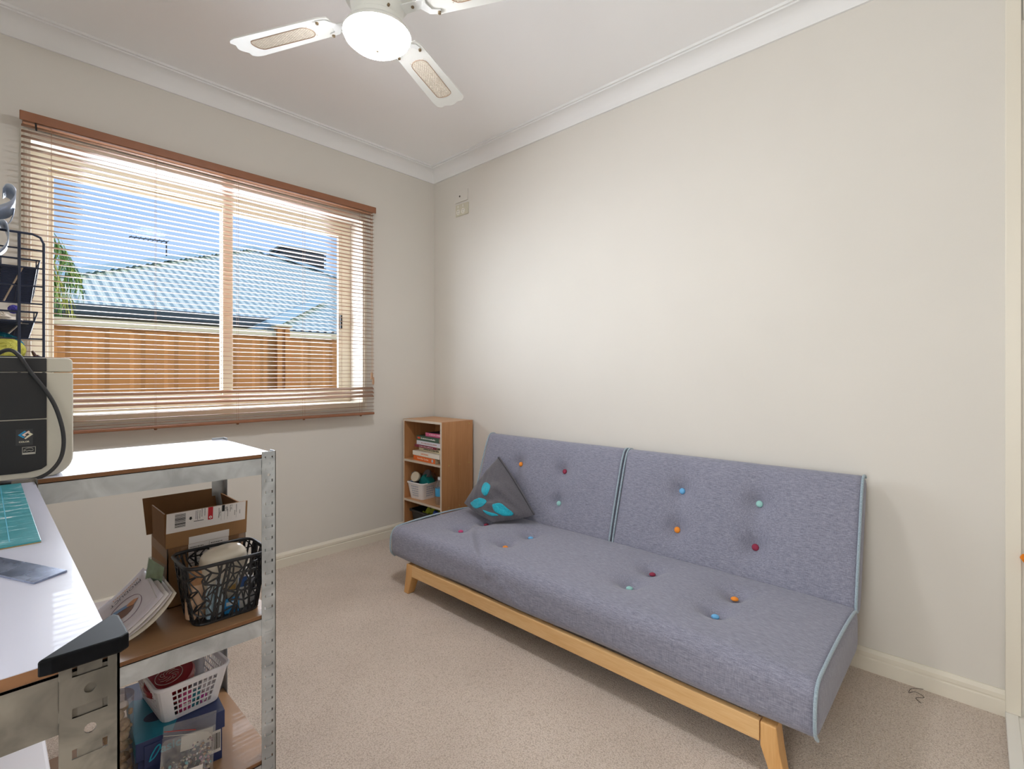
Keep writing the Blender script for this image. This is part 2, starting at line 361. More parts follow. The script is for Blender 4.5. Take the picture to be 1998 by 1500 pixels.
# ------------------------------------------------------------ window_1
win = thing('window_1', 'cream framed sliding window with two panes behind the blind', 'window', (WX0, .15, WZ0)); win['kind'] = 'structure'
W, Hh = WX1 - WX0, WZ1 - WZ0
FW = .062
m = MB(); y0, y1 = -.012, .045
m.box(0, W, y0, y1, 0, FW).box(0, W, y0, y1, Hh - FW, Hh).box(0, FW, y0, y1, FW, Hh - FW).box(W - FW, W, y0, y1, FW, Hh - FW)
m.build('window_frame', M_frame, win, bevel=.003)
mx0, mx1 = -1.3415 - WX0, -1.29 - WX0
s1 = MB(); s1.box(FW, mx1, .012, .034, FW, FW + .028).box(FW, mx1, .012, .034, Hh - FW - .028, Hh - FW).box(FW, FW + .02, .012, .034, FW + .028, Hh - FW - .028).box(mx0, mx1, .012, .034, FW + .028, Hh - FW - .028)
p = s1.build('sash', M_frame, win, bevel=.002); MB().box(FW + .02, mx0, .021, .025, FW + .028, Hh - FW - .028).build('glass_pane', M_glass, p)
s2 = MB(); a = mx0 + .004
s2.box(a, W - FW, -.010, .010, FW, FW + .03).box(a, W - FW, -.010, .010, Hh - FW - .03, Hh - FW).box(a, mx1 + .003, -.010, .010, FW + .03, Hh - FW - .03).box(W - FW - .022, W - FW, -.010, .010, FW + .03, Hh - FW - .03)
p = s2.build('sash', M_frame, win, bevel=.002); MB().box(mx1 + .003, W - FW - .022, -.002, .002, FW + .03, Hh - FW - .03).build('glass_pane', M_glass, p)
MB().box(W - FW - .016, W - FW - .004, -.028, -.012, .48, .57).build('latch', M_black, win, bevel=.002)
MB().box(.001, W - .001, -.172, -.013, -.020, .012).build('window_sill', M_frame, win, bevel=.004)
# architrave around the opening
m = MB(); A = .030
for x0, x1, z0, z1 in ((WX0 - A, WX0, WZ0 - A, WZ1 + A), (WX1, WX1 + A, WZ0 - A, WZ1 + A), (WX0, WX1, WZ1, WZ1 + A), (WX0, WX1, WZ0 - A, WZ0 - .018)):
    m.box(x0, x1, -.014, 0, z0, z1)
    cx, cz = (x0 + x1) / 2, (z0 + z1) / 2
    if x1 - x0 < .1: m.box(cx - .006, cx + .006, -.020, -.014, z0, z1)
m.v = [v - Vector((WX0, .15, WZ0)) for v in m.v]
m.build('architrave', M_trim, win, bevel=.002)

# ------------------------------------------------------------ venetian blind
BX0, BX1 = -2.137, -.530; BY = -.058
bl = thing('venetian_blind', 'brown timber venetian blind lowered over the window with slats open', 'blind', ((BX0 + BX1) / 2, BY, .834))
L2 = (BX1 - BX0) / 2; z = lambda q: q - .834
MB().box(-L2, L2, -.034, -.026, z(2.105), z(2.143)).build('valance', M_blind, bl, bevel=.003)
MB().box(-L2 + .01, L2 - .01, -.024, .036, z(2.108), z(2.140)).build('head_rail', mat('head_rail_metal', '#8a5a3c', .4), bl, bevel=.003)
MB().box(-L2 + .004, L2 - .004, -.022, .006, z(.834), z(.850)).build('bottom_rail', M_blind, bl, bevel=.004)
NS = 55; P0, P1 = 2.092, .862
sm = {}
def slat(tilt):
    k = round(tilt, 1)
    if k not in sm:
        m = MB(); n = 5; D2 = .0125
        def fn(u, v):
            s = (v - .5) * 2; yy = s * D2; zz = .0016 * (1 - s * s); a = R(k)
            return (-L2 + .006 + (2 * L2 - .012) * u, yy * math.cos(a) - zz * math.sin(a), yy * math.sin(a) + zz * math.cos(a))
        m.grid(fn, 1, n); o = m.build('slat', M_slat, None, smooth=60, solid=.0011); sm[k] = o.data; bpy.data.objects.remove(o)
    return sm[k]
for i in range(NS):
    zz = P0 + (P1 - P0) * i / (NS - 1)
    tilt = random.choice((-3, -1.5, 0, 0, 0, 1.5, 3))
    if 48 <= i <= 50: tilt = 38
    o = bpy.data.objects.new('slat', slat(tilt)); COL.objects.link(o); o.parent = bl; o.location = (0, -.008, z(zz) + random.uniform(-.0015, .0015))
    md = o.modifiers.new('solid', 'SOLIDIFY'); md.thickness = .0011
    if i > 50: o.location.z += .002
for cx in (-2.0415, -1.6829, -1.3293, -.9818, -.6234):
    x = cx - (BX0 + BX1) / 2
    m = MB()
    for yy in (-.0215, .006): m.tube([(x, yy, z(2.108)), (x, yy, z(.85))], .0006, 4)
    m.build('ladder_cord', M_cord, bl)
    MB().lathe([(.006, 0), (.0075, -.004), (.004, -.007)], 10, (x, -.008, 0)).build('cord_button', M_blind, bl)
m = MB()
for dx, zt in ((0, 1.06), (.009, 1.035)):
    x = -.566 + dx - (BX0 + BX1) / 2
    m.tube([(x, -.03, z(2.105)), (x, -.036, z(1.6)), (x + .002, -.036, z(zt + .03))], .0011, 5)
pc = m.build('pull_cord', M_cord, bl)
for dx, zt in ((0, 1.065), (.011, 1.035)):
    x = -.564 + dx - (BX0 + BX1) / 2
    MB().lathe([(.003, .045), (.006, .04), (.007, .01), (.006, 0)], 8, (x, -.036, z(zt) - .01)).build('tassel', M_cord, pc, smooth=40)
MB().tube([(-2.09 + 1.3335, -.03, z(2.105)), (-2.088 + 1.3335, -.032, z(2.075))], .003, 6).build('tilt_hook', M_dark, bl)

# ------------------------------------------------------------ outside
M_fence = mat('fence_steel', '#b1783c', .6, noise=.04, nscale=3); M_fcap = mat('fence_cap', '#cfc5a4', .5)
GZ = -.3
g = struct(MB().box(-14, 22, .2, 40, GZ - .1, GZ).build('ground', mat('paving', '#b3a68f', .9, noise=.1, nscale=4))); tag(g, 'pale paved ground between the house and the fence', 'ground')
fe = thing('fence', 'brown ribbed steel boundary fence with cream top rail outside window', 'fence', (0, 2.2, GZ))
FT = 1.52 - GZ
def sheet(x0, x1):
    m = MB(); pts = []; x = x0; pitch = .235
    pts.append((x0, 0))
    k = math.ceil(x0 / pitch)
    while True:
        q = k * pitch - .0
        if q + .12 > x1: break
        if q > x0 + .01: pts += [(q, 0), (q + .03, .008), (q + .075, .008), (q + .105, 0)]
        k += 1
    pts.append((x1, 0))
    vs = [(x, y, zz) for x, y in pts for zz in (.02, FT - .03)]
    m._add(vs, [(2 * i, 2 * i + 2, 2 * i + 3, 2 * i + 1) for i in range(len(pts) - 1)])
    return m
posts = [-5.0, -2.56, -.19, 2.2, 4.6]
for a, b in zip(posts[:-1], posts[1:]):
    sheet(a + .03, b - .03).build('fence_sheet', M_fence, fe, solid=.0015)
    MB().box(a, b, -.02, .03, FT - .055, FT).build('top_rail', M_fcap, fe, bevel=.004)
for a in posts:
    pz = FT + .035 if abs(a + .19) < .01 else FT
    pp = MB().box(a - .062, a - .014, -.045, .04, 0, pz).box(a + .014, a + .062, -.045, .04, 0, pz).box(a - .02, a + .02, -.03, .03, 0, pz).build('post', M_fence, fe, bevel=.003)
    MB().box(a - .085, a + .085, -.06, .06, pz, pz + .018).build('post_cap', M_fcap, pp, bevel=.008)

# neighbour's house: roof planes are corrugated sheets
M_roof = mat('roof_steel', '#d6ddcf', .42, noise=.03, nscale=2); M_flash = mat('roof_flashing', '#9db6ba', .4); M_gut = mat('gutter_steel', '#434e52', .45)
M_eave = mat('eave_board', '#a9a288', .7)
CX0, CY0 = CAM.x, CAM.y
hs = thing('house', 'neighbouring house with pale green corrugated steel hip roof', 'house', (CX0 + 4, CY0 + 12, GZ))
OR = Vector((CX0 + 4, CY0 + 12, GZ))
def W3(X, Y, Z): return Vector((CX0 + X, CY0 + Y, Z)) - OR
def corrug(name, quad_eave, quad_top, mt, pitch=.19, amp=.022, clip=None):
    """ribs run from eave line to top line (points given as world-rel); clipped by a polygon in plan via per-rib start/end"""
    pass
slope = .414; EY, EZ = 8.875, 2.04
def zr(Y): return EZ + slope * (Y - EY)
def ribs(name, x0, x1, ylo, yhi, zf, pitch, amp, parent):
    """corrugated plane whose ribs run along +Y; ylo(x), yhi(x) bound each rib in plan"""
    m = MB(); n = int((x1 - x0) / pitch); sub = 4
    xs = [x0 + (x1 - x0) * i / (n * sub) for i in range(n * sub + 1)]
    hh = [0, amp, amp, 0]
    vs = []
    for i, x in enumerate(xs):
        dz = hh[i % 4]; a, b = ylo(x), max(yhi(x), ylo(x) + .001)
        for t in (a, b): vs.append(W3(x, t, zf(x, t) + dz))
    m._add(vs, [(2 * i, 2 * i + 2, 2 * i + 3, 2 * i + 1) for i in range(len(xs) - 1)])
    return m.build(name, M_roof, parent)
AX, AY = 5.27, 15.2
lx = lambda Y: .723 + (AX - .723) * (Y - 10.0) / (AY - 10.0)
rx = lambda Y: AX + (6.81 - AX) * (AY - Y) / (AY - 12.93)
x_l, x_r = lx(EY), rx(EY)
def yhi(x): return (10.0 + (x - .723) * (AY - 10) / (AX - .723)) if x < AX else AY - (x - AX) * (AY - 12.93) / (6.81 - AX)
ribs('roof_slope', x_l, x_r, lambda x: EY, yhi, lambda x, y: zr(y), .125, .026, hs)
def cap(name, p, q, wd=.16, up=.07):
    p, q = Vector(p), Vector(q); d = (q - p).normalized(); s = d.cross(Vector((0, 0, 1))).normalized() * wd; u = Vector((0, 0, up))
    m = MB(); m._add([p - s, p + u, p + s, q - s, q + u, q + s], [(0, 1, 4, 3), (1, 2, 5, 4), (0, 3, 5, 2), (0, 2, 1), (3, 4, 5)])
    return m.build(name, M_flash, hs)
cap('hip_cap', W3(x_l, EY, EZ + .05), W3(AX, AY, zr(AY) + .05)); cap('hip_cap', W3(AX, AY, zr(AY) + .05), W3(x_r, EY, EZ + .05))
MB().box(*(W3(-.6, 0, 0).x, W3(12, 0, 0).x), W3(0, EY - .14, 0).y, W3(0, EY + .02, 0).y, EZ - .16 - GZ, EZ + .0 - GZ).build('gutter', M_gut, hs, bevel=.02)
MB().box(W3(-.5, 0, 0).x, W3(12, 0, 0).x, W3(0, EY + .02, 0).y, W3(0, EY + .6, 0).y, EZ - .2 - GZ, EZ - .16 - GZ).build('eave', M_eave, hs)
MB().box(W3(-.1, 0, 0).x, W3(12, 0, 0).x, W3(0, EY + .55, 0).y, W3(0, 16.3, 0).y, 0, EZ - .2 - GZ).build('house_wall', mat('house_brick', '#b7ad92', .85, noise=.08, nscale=9), hs)
# back slopes close the hip
m = MB(); bk = W3(AX, AY, zr(AY)); m._add([W3(x_l, EY, EZ), bk, W3(x_l, 16.4, EZ), W3(AX, 16.4, zr(AY)), W3(x_r, EY, EZ), W3(x_r, 16.4, EZ)], [(0, 1, 3, 2), (4, 5, 3, 1)])
m.build('rear_slope', M_roof, hs)
# lower porch roof projecting towards the fence
C0 = (2.874, 7.7, 1.75); H1 = (4.88, 10.19, 2.60)
pz = lambda x, y: C0[2] + (H1[2] - C0[2]) * (y - C0[1]) / (H1[1] - C0[1])
ribs('porch_slope', C0[0], 11, lambda x: C0[1], lambda x: min(H1[1], C0[1] + (x - C0[0]) * (H1[1] - C0[1]) / (H1[0] - C0[0])), pz, .125, .026, hs)
m = MB(); m._add([W3(*C0), W3(*H1), W3(3.9, 9.15, zr(9.15) + .02), W3(2.874, 8.75, 1.80)], [(0, 1, 2, 3)]); m.build('porch_slope_side', M_roof, hs)
cap('porch_hip_cap', W3(C0[0], C0[1], C0[2] + .05), W3(*H1) + Vector((0, 0, .06)), .17)
MB().box(W3(2.8, 0, 0).x, W3(11, 0, 0).x, W3(0, C0[1] - .14, 0).y, W3(0, C0[1] + .02, 0).y, C0[2] - .15 - GZ, C0[2] - GZ).build('porch_gutter', M_gut, hs, bevel=.02)
MB().box(W3(3.0, 0, 0).x, W3(11, 0, 0).x, W3(0, C0[1] + .1, 0).y, W3(0, EY + .5, 0).y, C0[2] - .2 - GZ, C0[2] - .15 - GZ).build('porch_eave', M_eave, hs)
for px in (3.2, 10.8): MB().box(W3(px, 0, 0).x, W3(px + .1, 0, 0).x, W3(0, 7.9, 0).y, W3(0, 8.0, 0).y, 0, C0[2] - .2 - GZ).build('porch_post', M_eave, hs)
# second roof behind on the left
h2 = thing('house', 'farther pale steel roof glimpsed behind the drooping tree', 'house', (CX0 - 1, CY0 + 20, GZ))
def W4(X, Y, Z): return Vector((CX0 + X, CY0 + Y, Z)) - Vector((CX0 - 1, CY0 + 20, GZ))
m = MB(); n = 80
vs = []
for i in range(n * 4 + 1):
    x = -9 + 13 * i / (n * 4); dz = [0, .05, .05, 0][i % 4]
    vs += [W4(x, 17.5, 2.9 + dz), W4(x, 21, 4.42 + dz)]
m._add(vs, [(2 * i, 2 * i + 2, 2 * i + 3, 2 * i + 1) for i in range(n * 4)]); m.build('roof_slope', M_roof, h2)
MB().box(-8 + 0, 5, W4(0, 17.9, 0).y, W4(0, 24, 0).y, 0, 3.1).build('house_wall', M_eave, h2)
# rooftop cooler
rc = thing('rooftop_cooler', 'dark louvred cooler box standing on the neighbouring roof', 'cooler', (CX0 + 6.55, CY0 + 15.05, 4.15), R(-2))
MB().box(-.62, .62, -.45, .45, 0, .58).build('casing', mat('cooler_dark', '#23292e', .6), rc, bevel=.02)
for k in range(4): MB().box(-.66, .66, -.49, .49, .12 + k * .13, .16 + k * .13).build('louvre', mat('cooler_louvre', '#3d454b', .5), rc)
MB().box(-.68, .68, -.5, .5, .6, .66).build('lid', mat('cooler_lid', '#8a8f86', .5), rc, bevel=.02)
# tv antenna
an = thing('antenna', 'thin television antenna on a mast above the neighbouring roof', 'antenna', (CX0 + 2.62, CY0 + 12.3, 3.42))
M_ant = mat('antenna_metal', '#3c4148', .5)
MB().tube([(0, 0, 0), (0, 0, .42)], .012, 6).build('mast', M_ant, an)
b_ = MB().tube([(-.62, 0, .40), (.02, 0, .42)], .010, 6).build('boom', M_ant, an)
for k in range(9):
    x = -.6 + k * .075; l = .10 + .015 * k
    MB().tube([(x, -l, .401), (x, l, .401)], .006, 4).build('element', M_ant, an)
MB().box(-.03, .05, -.04, .04, .0, .1).build('mast_bracket', M_ant, an)
# drooping tree
tr = thing('tree', 'drooping green tree with narrow hanging leaves beyond the fence', 'tree', (CX0 - .35, CY0 + 7.3, GZ))
MB().tube([(-.35, .1, 0), (-.3, .05, 1.2), (-.2, 0, 2.3), (-.05, 0, 3.1)], [.14, .12, .09, .05], 8).build('trunk', mat('bark', '#5b4a38', .9, noise=.2), tr, smooth=60)
for q, M_f in enumerate((mat('leaf_green', '#64863a', .6), mat('leaf_yellow_green', '#bcbf58', .6))):
    m = MB(); rg = random.Random(5 + q)
    for k in range(95 if q == 0 else 60):
        a = rg.uniform(0, 2 * PI); ext = rg.uniform(.4, 1.22); top = Vector((-.05, 0, 3.05)) + Vector((math.cos(a) * ext * .5, math.sin(a) * ext * .5, rg.uniform(-.35, .12)))
        end = Vector((-.05 + math.cos(a) * ext, math.sin(a) * ext, rg.uniform(1.95, 2.6) - .1 * ext))
        pts = catmull([(-.05, 0, 3.05), top, (top + end) / 2 + Vector((math.cos(a) * .12, math.sin(a) * .12, .1)), end], 5)
        m.tube(pts, .004, 3)
        for p_ in pts[3:]:
            for _ in range(6):
                d = Vector((rg.uniform(-.07, .07), rg.uniform(-.07, .07), -rg.uniform(.14, .26))); s_ = Vector((rg.uniform(-1, 1), rg.uniform(-1, 1), 0)).normalized() * .0065
                b0 = p_ + Vector((rg.uniform(-.03, .03), rg.uniform(-.03, .03), 0))
                m._add([b0, b0 + d * .4 + s_, b0 + d, b0 + d * .4 - s_], [(0, 1, 2, 3)])
    m.build('foliage', M_f, tr)['kind'] = 'stuff'
# ------------------------------------------------------------ ceiling fan with light
LAMP = 80
fan = thing('ceiling_fan', 'white four blade ceiling fan with a lit frosted bowl light', 'ceiling fan', (-1.36, -1.45, ZC))
M_fan = mat('fan_enamel', '#e3e4de', .3); M_screw = mat('screw_brass', '#8c7a60', .35, .8); M_rattan = mat('rattan_insert', '#d8cfbf', .7, noise=.05, nscale=60)
MB().lathe([(.062, 0), (.066, -.03), (.04, -.065), (.018, -.075), (.018, -.11), (.05, -.118), (.1, -.13), (.112, -.16), (.112, -.225), (.1, -.255), (.085, -.268), (.080, -.30), (.078, -.315), (.086, -.322), (.086, -.342)], 40).build('motor_housing', M_fan, fan, smooth=35)
MB().lathe([(.084, -.336), (.1, -.345), (.1065, -.356), (.1075, -.363), (.104, -.363)], 40, cap=False).build('bowl_shade_collar', M_fan, fan, smooth=50)  # opaque collar added to keep the bowl's light off the blades
gl = MB().lathe([(.105, -.360), (.1035, -.368), (.101, -.376), (.083, -.392), (.05, -.402), (.0001, -.406)], 40, cap=False)
M_lamp = mat('lit_bowl', '#fff6e8', .4, emit='#fafaff', es=LAMP)
gl.build('light_bowl', M_lamp, fan, smooth=60)
MB().lathe([(.0001, -.417), (.005, -.415), (.007, -.409), (.004, -.403)], 10).build('finial', mat('finial_nickel', '#9a9080', .35, .6), fan, smooth=50)
M_mid = mat('fan_arm', '#dcdedb', .35)
for a in (115, 25, -65, -155):
    Mx = Matrix.Rotation(R(a), 4, 'Z') @ Matrix.Translation((0, 0, -.31 + .02)) @ Matrix.Rotation(R(-9), 4, 'X')
    # blade outline in local x (radius), y
    ou = [(.165, -.046), (.20, -.055), (.53, -.066), (.552, -.062), (.566, -.048), (.560, -.03), (.571, -.012), (.574, 0), (.571, .012), (.560, .03), (.566, .048), (.552, .062), (.53, .066), (.20, .055), (.165, .046)]
    ins = [(.285 + .032 * math.cos(t), .032 * math.sin(t)) for t in [PI / 2 + PI * k / 8 for k in range(9)]] + [(.485 + .02 * math.cos(t), .032 * math.sin(t)) for t in [-PI / 2 + PI * k / 8 for k in range(9)]]
    bm = bmesh.new()
    # ring between outline and insert hole via bridging triangulation
    vo = [bm.verts.new((x, y, 0)) for x, y in ou]; vi = [bm.verts.new((x, y, 0)) for x, y in ins]
    eo = [bm.edges.new((vo[i], vo[(i + 1) % len(vo)])) for i in range(len(vo))]; ei = [bm.edges.new((vi[i], vi[(i + 1) % len(vi)])) for i in range(len(vi))]
    bmesh.ops.triangle_fill(bm, use_beauty=True, use_dissolve=False, edges=eo + ei)
    me = bpy.data.meshes.new('blade'); bm.to_mesh(me); bm.free(); me.materials.append(M_fan); me.transform(Mx)
    bo = bpy.data.objects.new('blade', me); COL.objects.link(bo); bo.parent = fan
    md = bo.modifiers.new('solid', 'SOLIDIFY'); md.thickness = .005; md.offset = 0
    m = MB(); m.M = Mx; m.prism([(x, y, -.002) for x, y in ins], (0, 0, .004)); 
    for i in range(30):
        for j in range(8):
            x = .258 + i * .0082; y = -.027 + j * .0077 + (.0038 if i % 2 else 0)
            if abs(y) < .028: m._add([(x - .003, y, -.002), (x, y - .003, -.002), (x + .003, y, -.002), (x, y + .003, -.002), (x, y, -.0045)], [(0, 1, 4), (1, 2, 4), (2, 3, 4), (3, 0, 4)])
    m.build('rattan_insert', M_rattan, bo)
    m = MB(); m.M = Mx; m.tube([(x, y, -.003) for x, y in ins], .0014, 5, True); m.build('insert_edge', mat('insert_edge', '#a98f76', .6), bo)
    m = MB(); m.M = Mx
    m.prism([(.095, -.018, -.012), (.15, -.016, -.010), (.175, -.044, -.008), (.205, -.05, -.0065), (.212, -.036, -.0065), (.185, -.026, -.008), (.175, 0, -.009), (.185, .026, -.008), (.212, .036, -.0065), (.205, .05, -.0065), (.175, .044, -.008), (.15, .016, -.010), (.095, .018, -.012)], (0, 0, .004))
    br = m.build('blade_arm', M_mid, fan, bevel=.0015)
    for x, y in ((.203, -.043), (.203, .043), (.13, 0)):
        s_ = MB(); s_.M = Mx; s_.lathe([(.0055, -.0065), (.005, -.013), (.0001, -.014)], 10, (x, y, 0)); s_.build('screw', M_screw, br)
for a in (20, 140, 260):
    MB().lathe([(.0045, 0), (.0045, .006), (.0001, .007)], 8, (.0875 * math.cos(R(a)), .0875 * math.sin(R(a)), -.316), Matrix.Rotation(R(90), 3, 'Y') if False else Matrix.Rotation(R(a), 3, 'Z') @ Matrix.Rotation(R(90), 3, 'Y')).build('screw', M_screw, fan)

# ------------------------------------------------------------ wall plates
sp = thing('wall_plate', 'cream blank wall plate with a small aerial hole above the power point', 'wall plate', (0, -.305, 2.262))
MB().box(-.009, 0, -.064, .064, 0, .074).build('plate', M_wall, sp, bevel=.002)
MB().lathe([(.006, 0), (.006, .002)], 12, (-.0095, .012, .038), Matrix.Rotation(R(-90), 3, 'Y')).build('aerial_socket', mat('socket_dark', '#54483c', .6), sp)
so = thing('power_point', 'cream double power point with two white sockets high on wall', 'power point', (0, -.312, 2.168))
MB().box(-.010, 0, -.064, .064, 0, .079).build('plate', mat('plate_cream', '#cbc6b2', .4), so, bevel=.004)
M_sw = mat('switch_white', '#e4e0d6', .35)
for y in (.032, -.018):
    k = MB().lathe([(.019, 0), (.018, .004), (.0001, .0045)], 18, (-.010, y, .026), Matrix.Rotation(R(-90), 3, 'Y')).build('socket', M_sw, so)
    for dy, dz, r_ in ((-.006, .006, 30), (.006, .006, -30), (0, -.008, 0)):
        q = MB(); q.M = Matrix.Translation((-.0148, y + dy, .026 + dz)) @ Matrix.Rotation(R(r_), 4, 'X'); q.cb((0, 0, 0), (.001, .0016, .007)); q.build('socket_slot', M_dark, k)
    MB().box(-.014, -.010, y - .006, y + .006, .053, .069).build('switch', M_sw, so, bevel=.002)

# ------------------------------------------------------------ sofa bed
SY0, SY1 = -2.578, -.665; SYM = (SY0 + SY1) / 2
sofa = thing('sofa_bed', 'grey fabric sofa bed with coloured buttons and oak legs', 'sofa', (-.50, SYM, 0))
def ly(y): return y - SYM
def lx_(x): return x + .50
BYS = (-.95, -1.265, -1.915, -2.235)
# seat pad: local pad axes x,y,z; front rolled edge
sx0, sx1, sz0, szt = -.80, -.195, .148, .302
DIM = [(x, y) for x in (-.57, -.39) for y in BYS]
FOLD = [(.42, -.90), (.26, -1.0), (.15, -1.115), (.04, -1.25), (0, -1.33), (-.03, -1.41), (-.07, -1.485), (-.125, -1.56)]
def fold(s, Y):
    if s > .42 or s < -.125: return 0
    for (s0, y0_), (s1, y1_) in zip(FOLD[:-1], FOLD[1:]):
        if s1 <= s <= s0:
            yc_ = y0_ + (y1_ - y0_) * (s - s0) / (s1 - s0); d = Y - yc_; e = max(0, 1 - ((s - .13) / .27) ** 2) if s > 0 else max(0, .77 * (1 - (s / .13) ** 2))
            return e * (.013 * math.exp(-(d / .022) ** 2) - .007 * math.exp(-((d + .055) / .026) ** 2))
    return 0
def seatshape(p):
    q = p.copy(); X = q.x + (sx0 + sx1) / 2; Y = q.y + SYM
    if q.z > .10:
        e = max(0, 1 - abs(q.y / ((SY1 - SY0) / 2)) ** 6) * max(0, 1 - abs(q.x / .31) ** 4)
        q.z += .016 * e
        for bx, by in DIM:
            dx, dy = X - bx, Y - by; d2 = dx * dx + dy * dy
            q.z -= .026 * math.exp(-d2 / .0018) + .016 * math.exp(-d2 / .012)
        # crease line between the button pairs
        for by in BYS:
            if -.60 < X < -.36: q.z -= .006 * math.exp(-((Y - by) / .035) ** 2)
        # soft diagonal fold across the front left
        q.z += fold(X - sx0, Y)
    elif q.x < -.25: q.x -= fold(-(.152 - q.z), Y)
    if .10 < p.z < .14 and q.x < -.28: q.x -= .6 * fold(-.02, Y)
    if q.x < -.2 and p.z < .1: q.x += .004 * math.sin(Y * 9) * (1 - p.z / .154)
    return q
m = pad(60, 170, 10, (sx1 - sx0, SY1 - SY0, szt - sz0), (.045, .014, .045), seatshape)
m.v = [v + Vector((lx_((sx0 + sx1) / 2), 0, sz0)) for v in m.v]
m.build('seat', M_sofa, sofa, smooth=60, weld=True)
# piping of the seat ends
def seat_end(y):
    a = [(-.775, sz0 + .003), (-.799, sz0 + .03), (-.803, .22), (-.795, .268), (-.768, .296), (-.70, .304), (-.55, .309), (-.40, .308), (-.27, .300), (-.225, .29)]
    return catmull([(lx_(x), ly(y), zz) for x, zz in a], 6)
for y in (SY0 + .005, SY1 - .005): MB().tube(seat_end(y), .0048, 8).build('seat_piping', M_pipe, sofa, smooth=60)
# backrests, local frame: u along y, h up the slope, n out of the front
bn = Vector((-.44, 0, .14)).normalized(); bh = Vector((.14, 0, .44)).normalized()
BP = Vector((-.24, 0, .28))
def bpt(y, h, n): return Vector((lx_(BP.x), ly(y), BP.z)) + bh * h + bn * n
BH = .475; BT = .088
for (y0, y1), bys in (((SY1, SYM + .004), BYS[:2]), ((SYM - .004, SY0), BYS[2:])):
    yc = (y0 + y1) / 2; wd = y0 - y1
    def bshape(p):
        q = p.copy()
        if q.z > .05:
            q.z += .012 * max(0, 1 - abs(q.x / (wd / 2)) ** 4) * max(0, 1 - abs(q.y / (BH / 2)) ** 4)
            for by in bys:
                for hh in (.147, .315):
                    dx = (q.x + yc) - by; dy = q.y + BH / 2 - .06 + .0 - (hh - .06); d2 = dx * dx + dy * dy
                    q.z -= .026 * math.exp(-d2 / .0016) + .015 * math.exp(-d2 / .011)
                dx = (q.x + yc) - by
                q.z -= .008 * math.exp(-(dx / .03) ** 2) * (1 if -.12 < q.y < .09 else .4)
        return q
    m = pad(70, 44, 6, (wd, BH, BT), (.013, .035, .035), bshape)
    m.v = [bpt(yc + v.x, v.y + BH / 2, v.z - BT) for v in m.v]
    m.build('backrest', M_sofa, sofa, smooth=60, weld=True)
    for ye in (y0 - .005, y1 + .005):
        edge = [(.03, -.006), (.004, -.02)] if False else []
        pts = [bpt(ye, h, n) for h, n in ((.012, -.03), (.012, -.012), (.03, -.002), (.10, .002), (.2, .003), (.3, .003), (.40, .001), (.45, -.006), (.470, -.02), (.477, -.045), (.474, -.065))]
        MB().tube(catmull(pts, 5), .0046, 8).build('back_piping', M_pipe, sofa, smooth=60)
BC = {'o': mat('button_orange', '#f0912f', .8), 'r': mat('button_maroon', '#8f2b45', .8), 'm': mat('button_mint', '#9accc6', .8), 'b': mat('button_blue', '#6cb0df', .8), 'p': mat('button_pink', '#c8457a', .8)}
def button(c, n, col):
    Mq = Vector((0, 0, 1)).rotation_difference(n).to_matrix()
    MB().lathe([(.0001, -.004), (.011, -.003), (.0135, 0), (.012, .004), (.007, .007), (.0001, .008)], 18, c, Mq).build('button', BC[col], sofa, smooth=60)
for (x, y), col in zip(DIM, 'pomb' + 'rbro'):
    button((lx_(x), ly(y), .281 if col != 'p' else .287), Vector((0, 0, 1)), col)
for y, hh, col in ((BYS[0], .315, 'o'), (BYS[1], .315, 'r'), (BYS[0], .147, 'b'), (BYS[1], .147, 'm'), (BYS[2], .315, 'b'), (BYS[3], .315, 'm'), (BYS[2], .147, 'o'), (BYS[3], .147, 'r')):
    button(bpt(y, hh, -.033), bn, col)
# frame
RX = -.797
MB().box(lx_(RX), lx_(RX + .022), ly(-2.44), ly(-.845), .094, .149).build('front_rail', M_oak, sofa, bevel=.002)
MB().box(lx_(-.24), lx_(-.218), ly(-2.44), ly(-.845), .094, .149).build('rear_rail', M_oak, sofa, bevel=.002)
for y in (-2.42, -1.64, -.87): MB().box(lx_(-.775), lx_(-.24), ly(y - .012), ly(y + .012), .10, .149).build('cross_rail', M_oak, sofa, bevel=.002)
for y, d in ((-.845, 1), (-2.44, -1)):
    for x in (RX, -.268):
        m = MB(); yy = ly(y) + .002 * d
        b4 = [(lx_(x + .002), yy + d * .03, 0), (lx_(x + .040), yy + d * .03, 0), (lx_(x + .040), yy + d * .066, 0), (lx_(x + .002), yy + d * .066, 0)]
        k4 = [(lx_(x), yy, .085), (lx_(x + .05), yy, .085), (lx_(x + .05), yy + d * .048, .085), (lx_(x), yy + d * .048, .085)]
        t4 = [(lx_(x), yy, .149), (lx_(x + .05), yy, .149), (lx_(x + .05), yy + d * .040, .149), (lx_(x), yy + d * .040, .149)]
        if d < 0: b4, k4, t4 = b4[::-1], k4[::-1], t4[::-1]
        m.hexa(b4, k4).hexa(k4, t4); m.build('leg', M_oakleg, sofa, weld=True, bevel=.003)
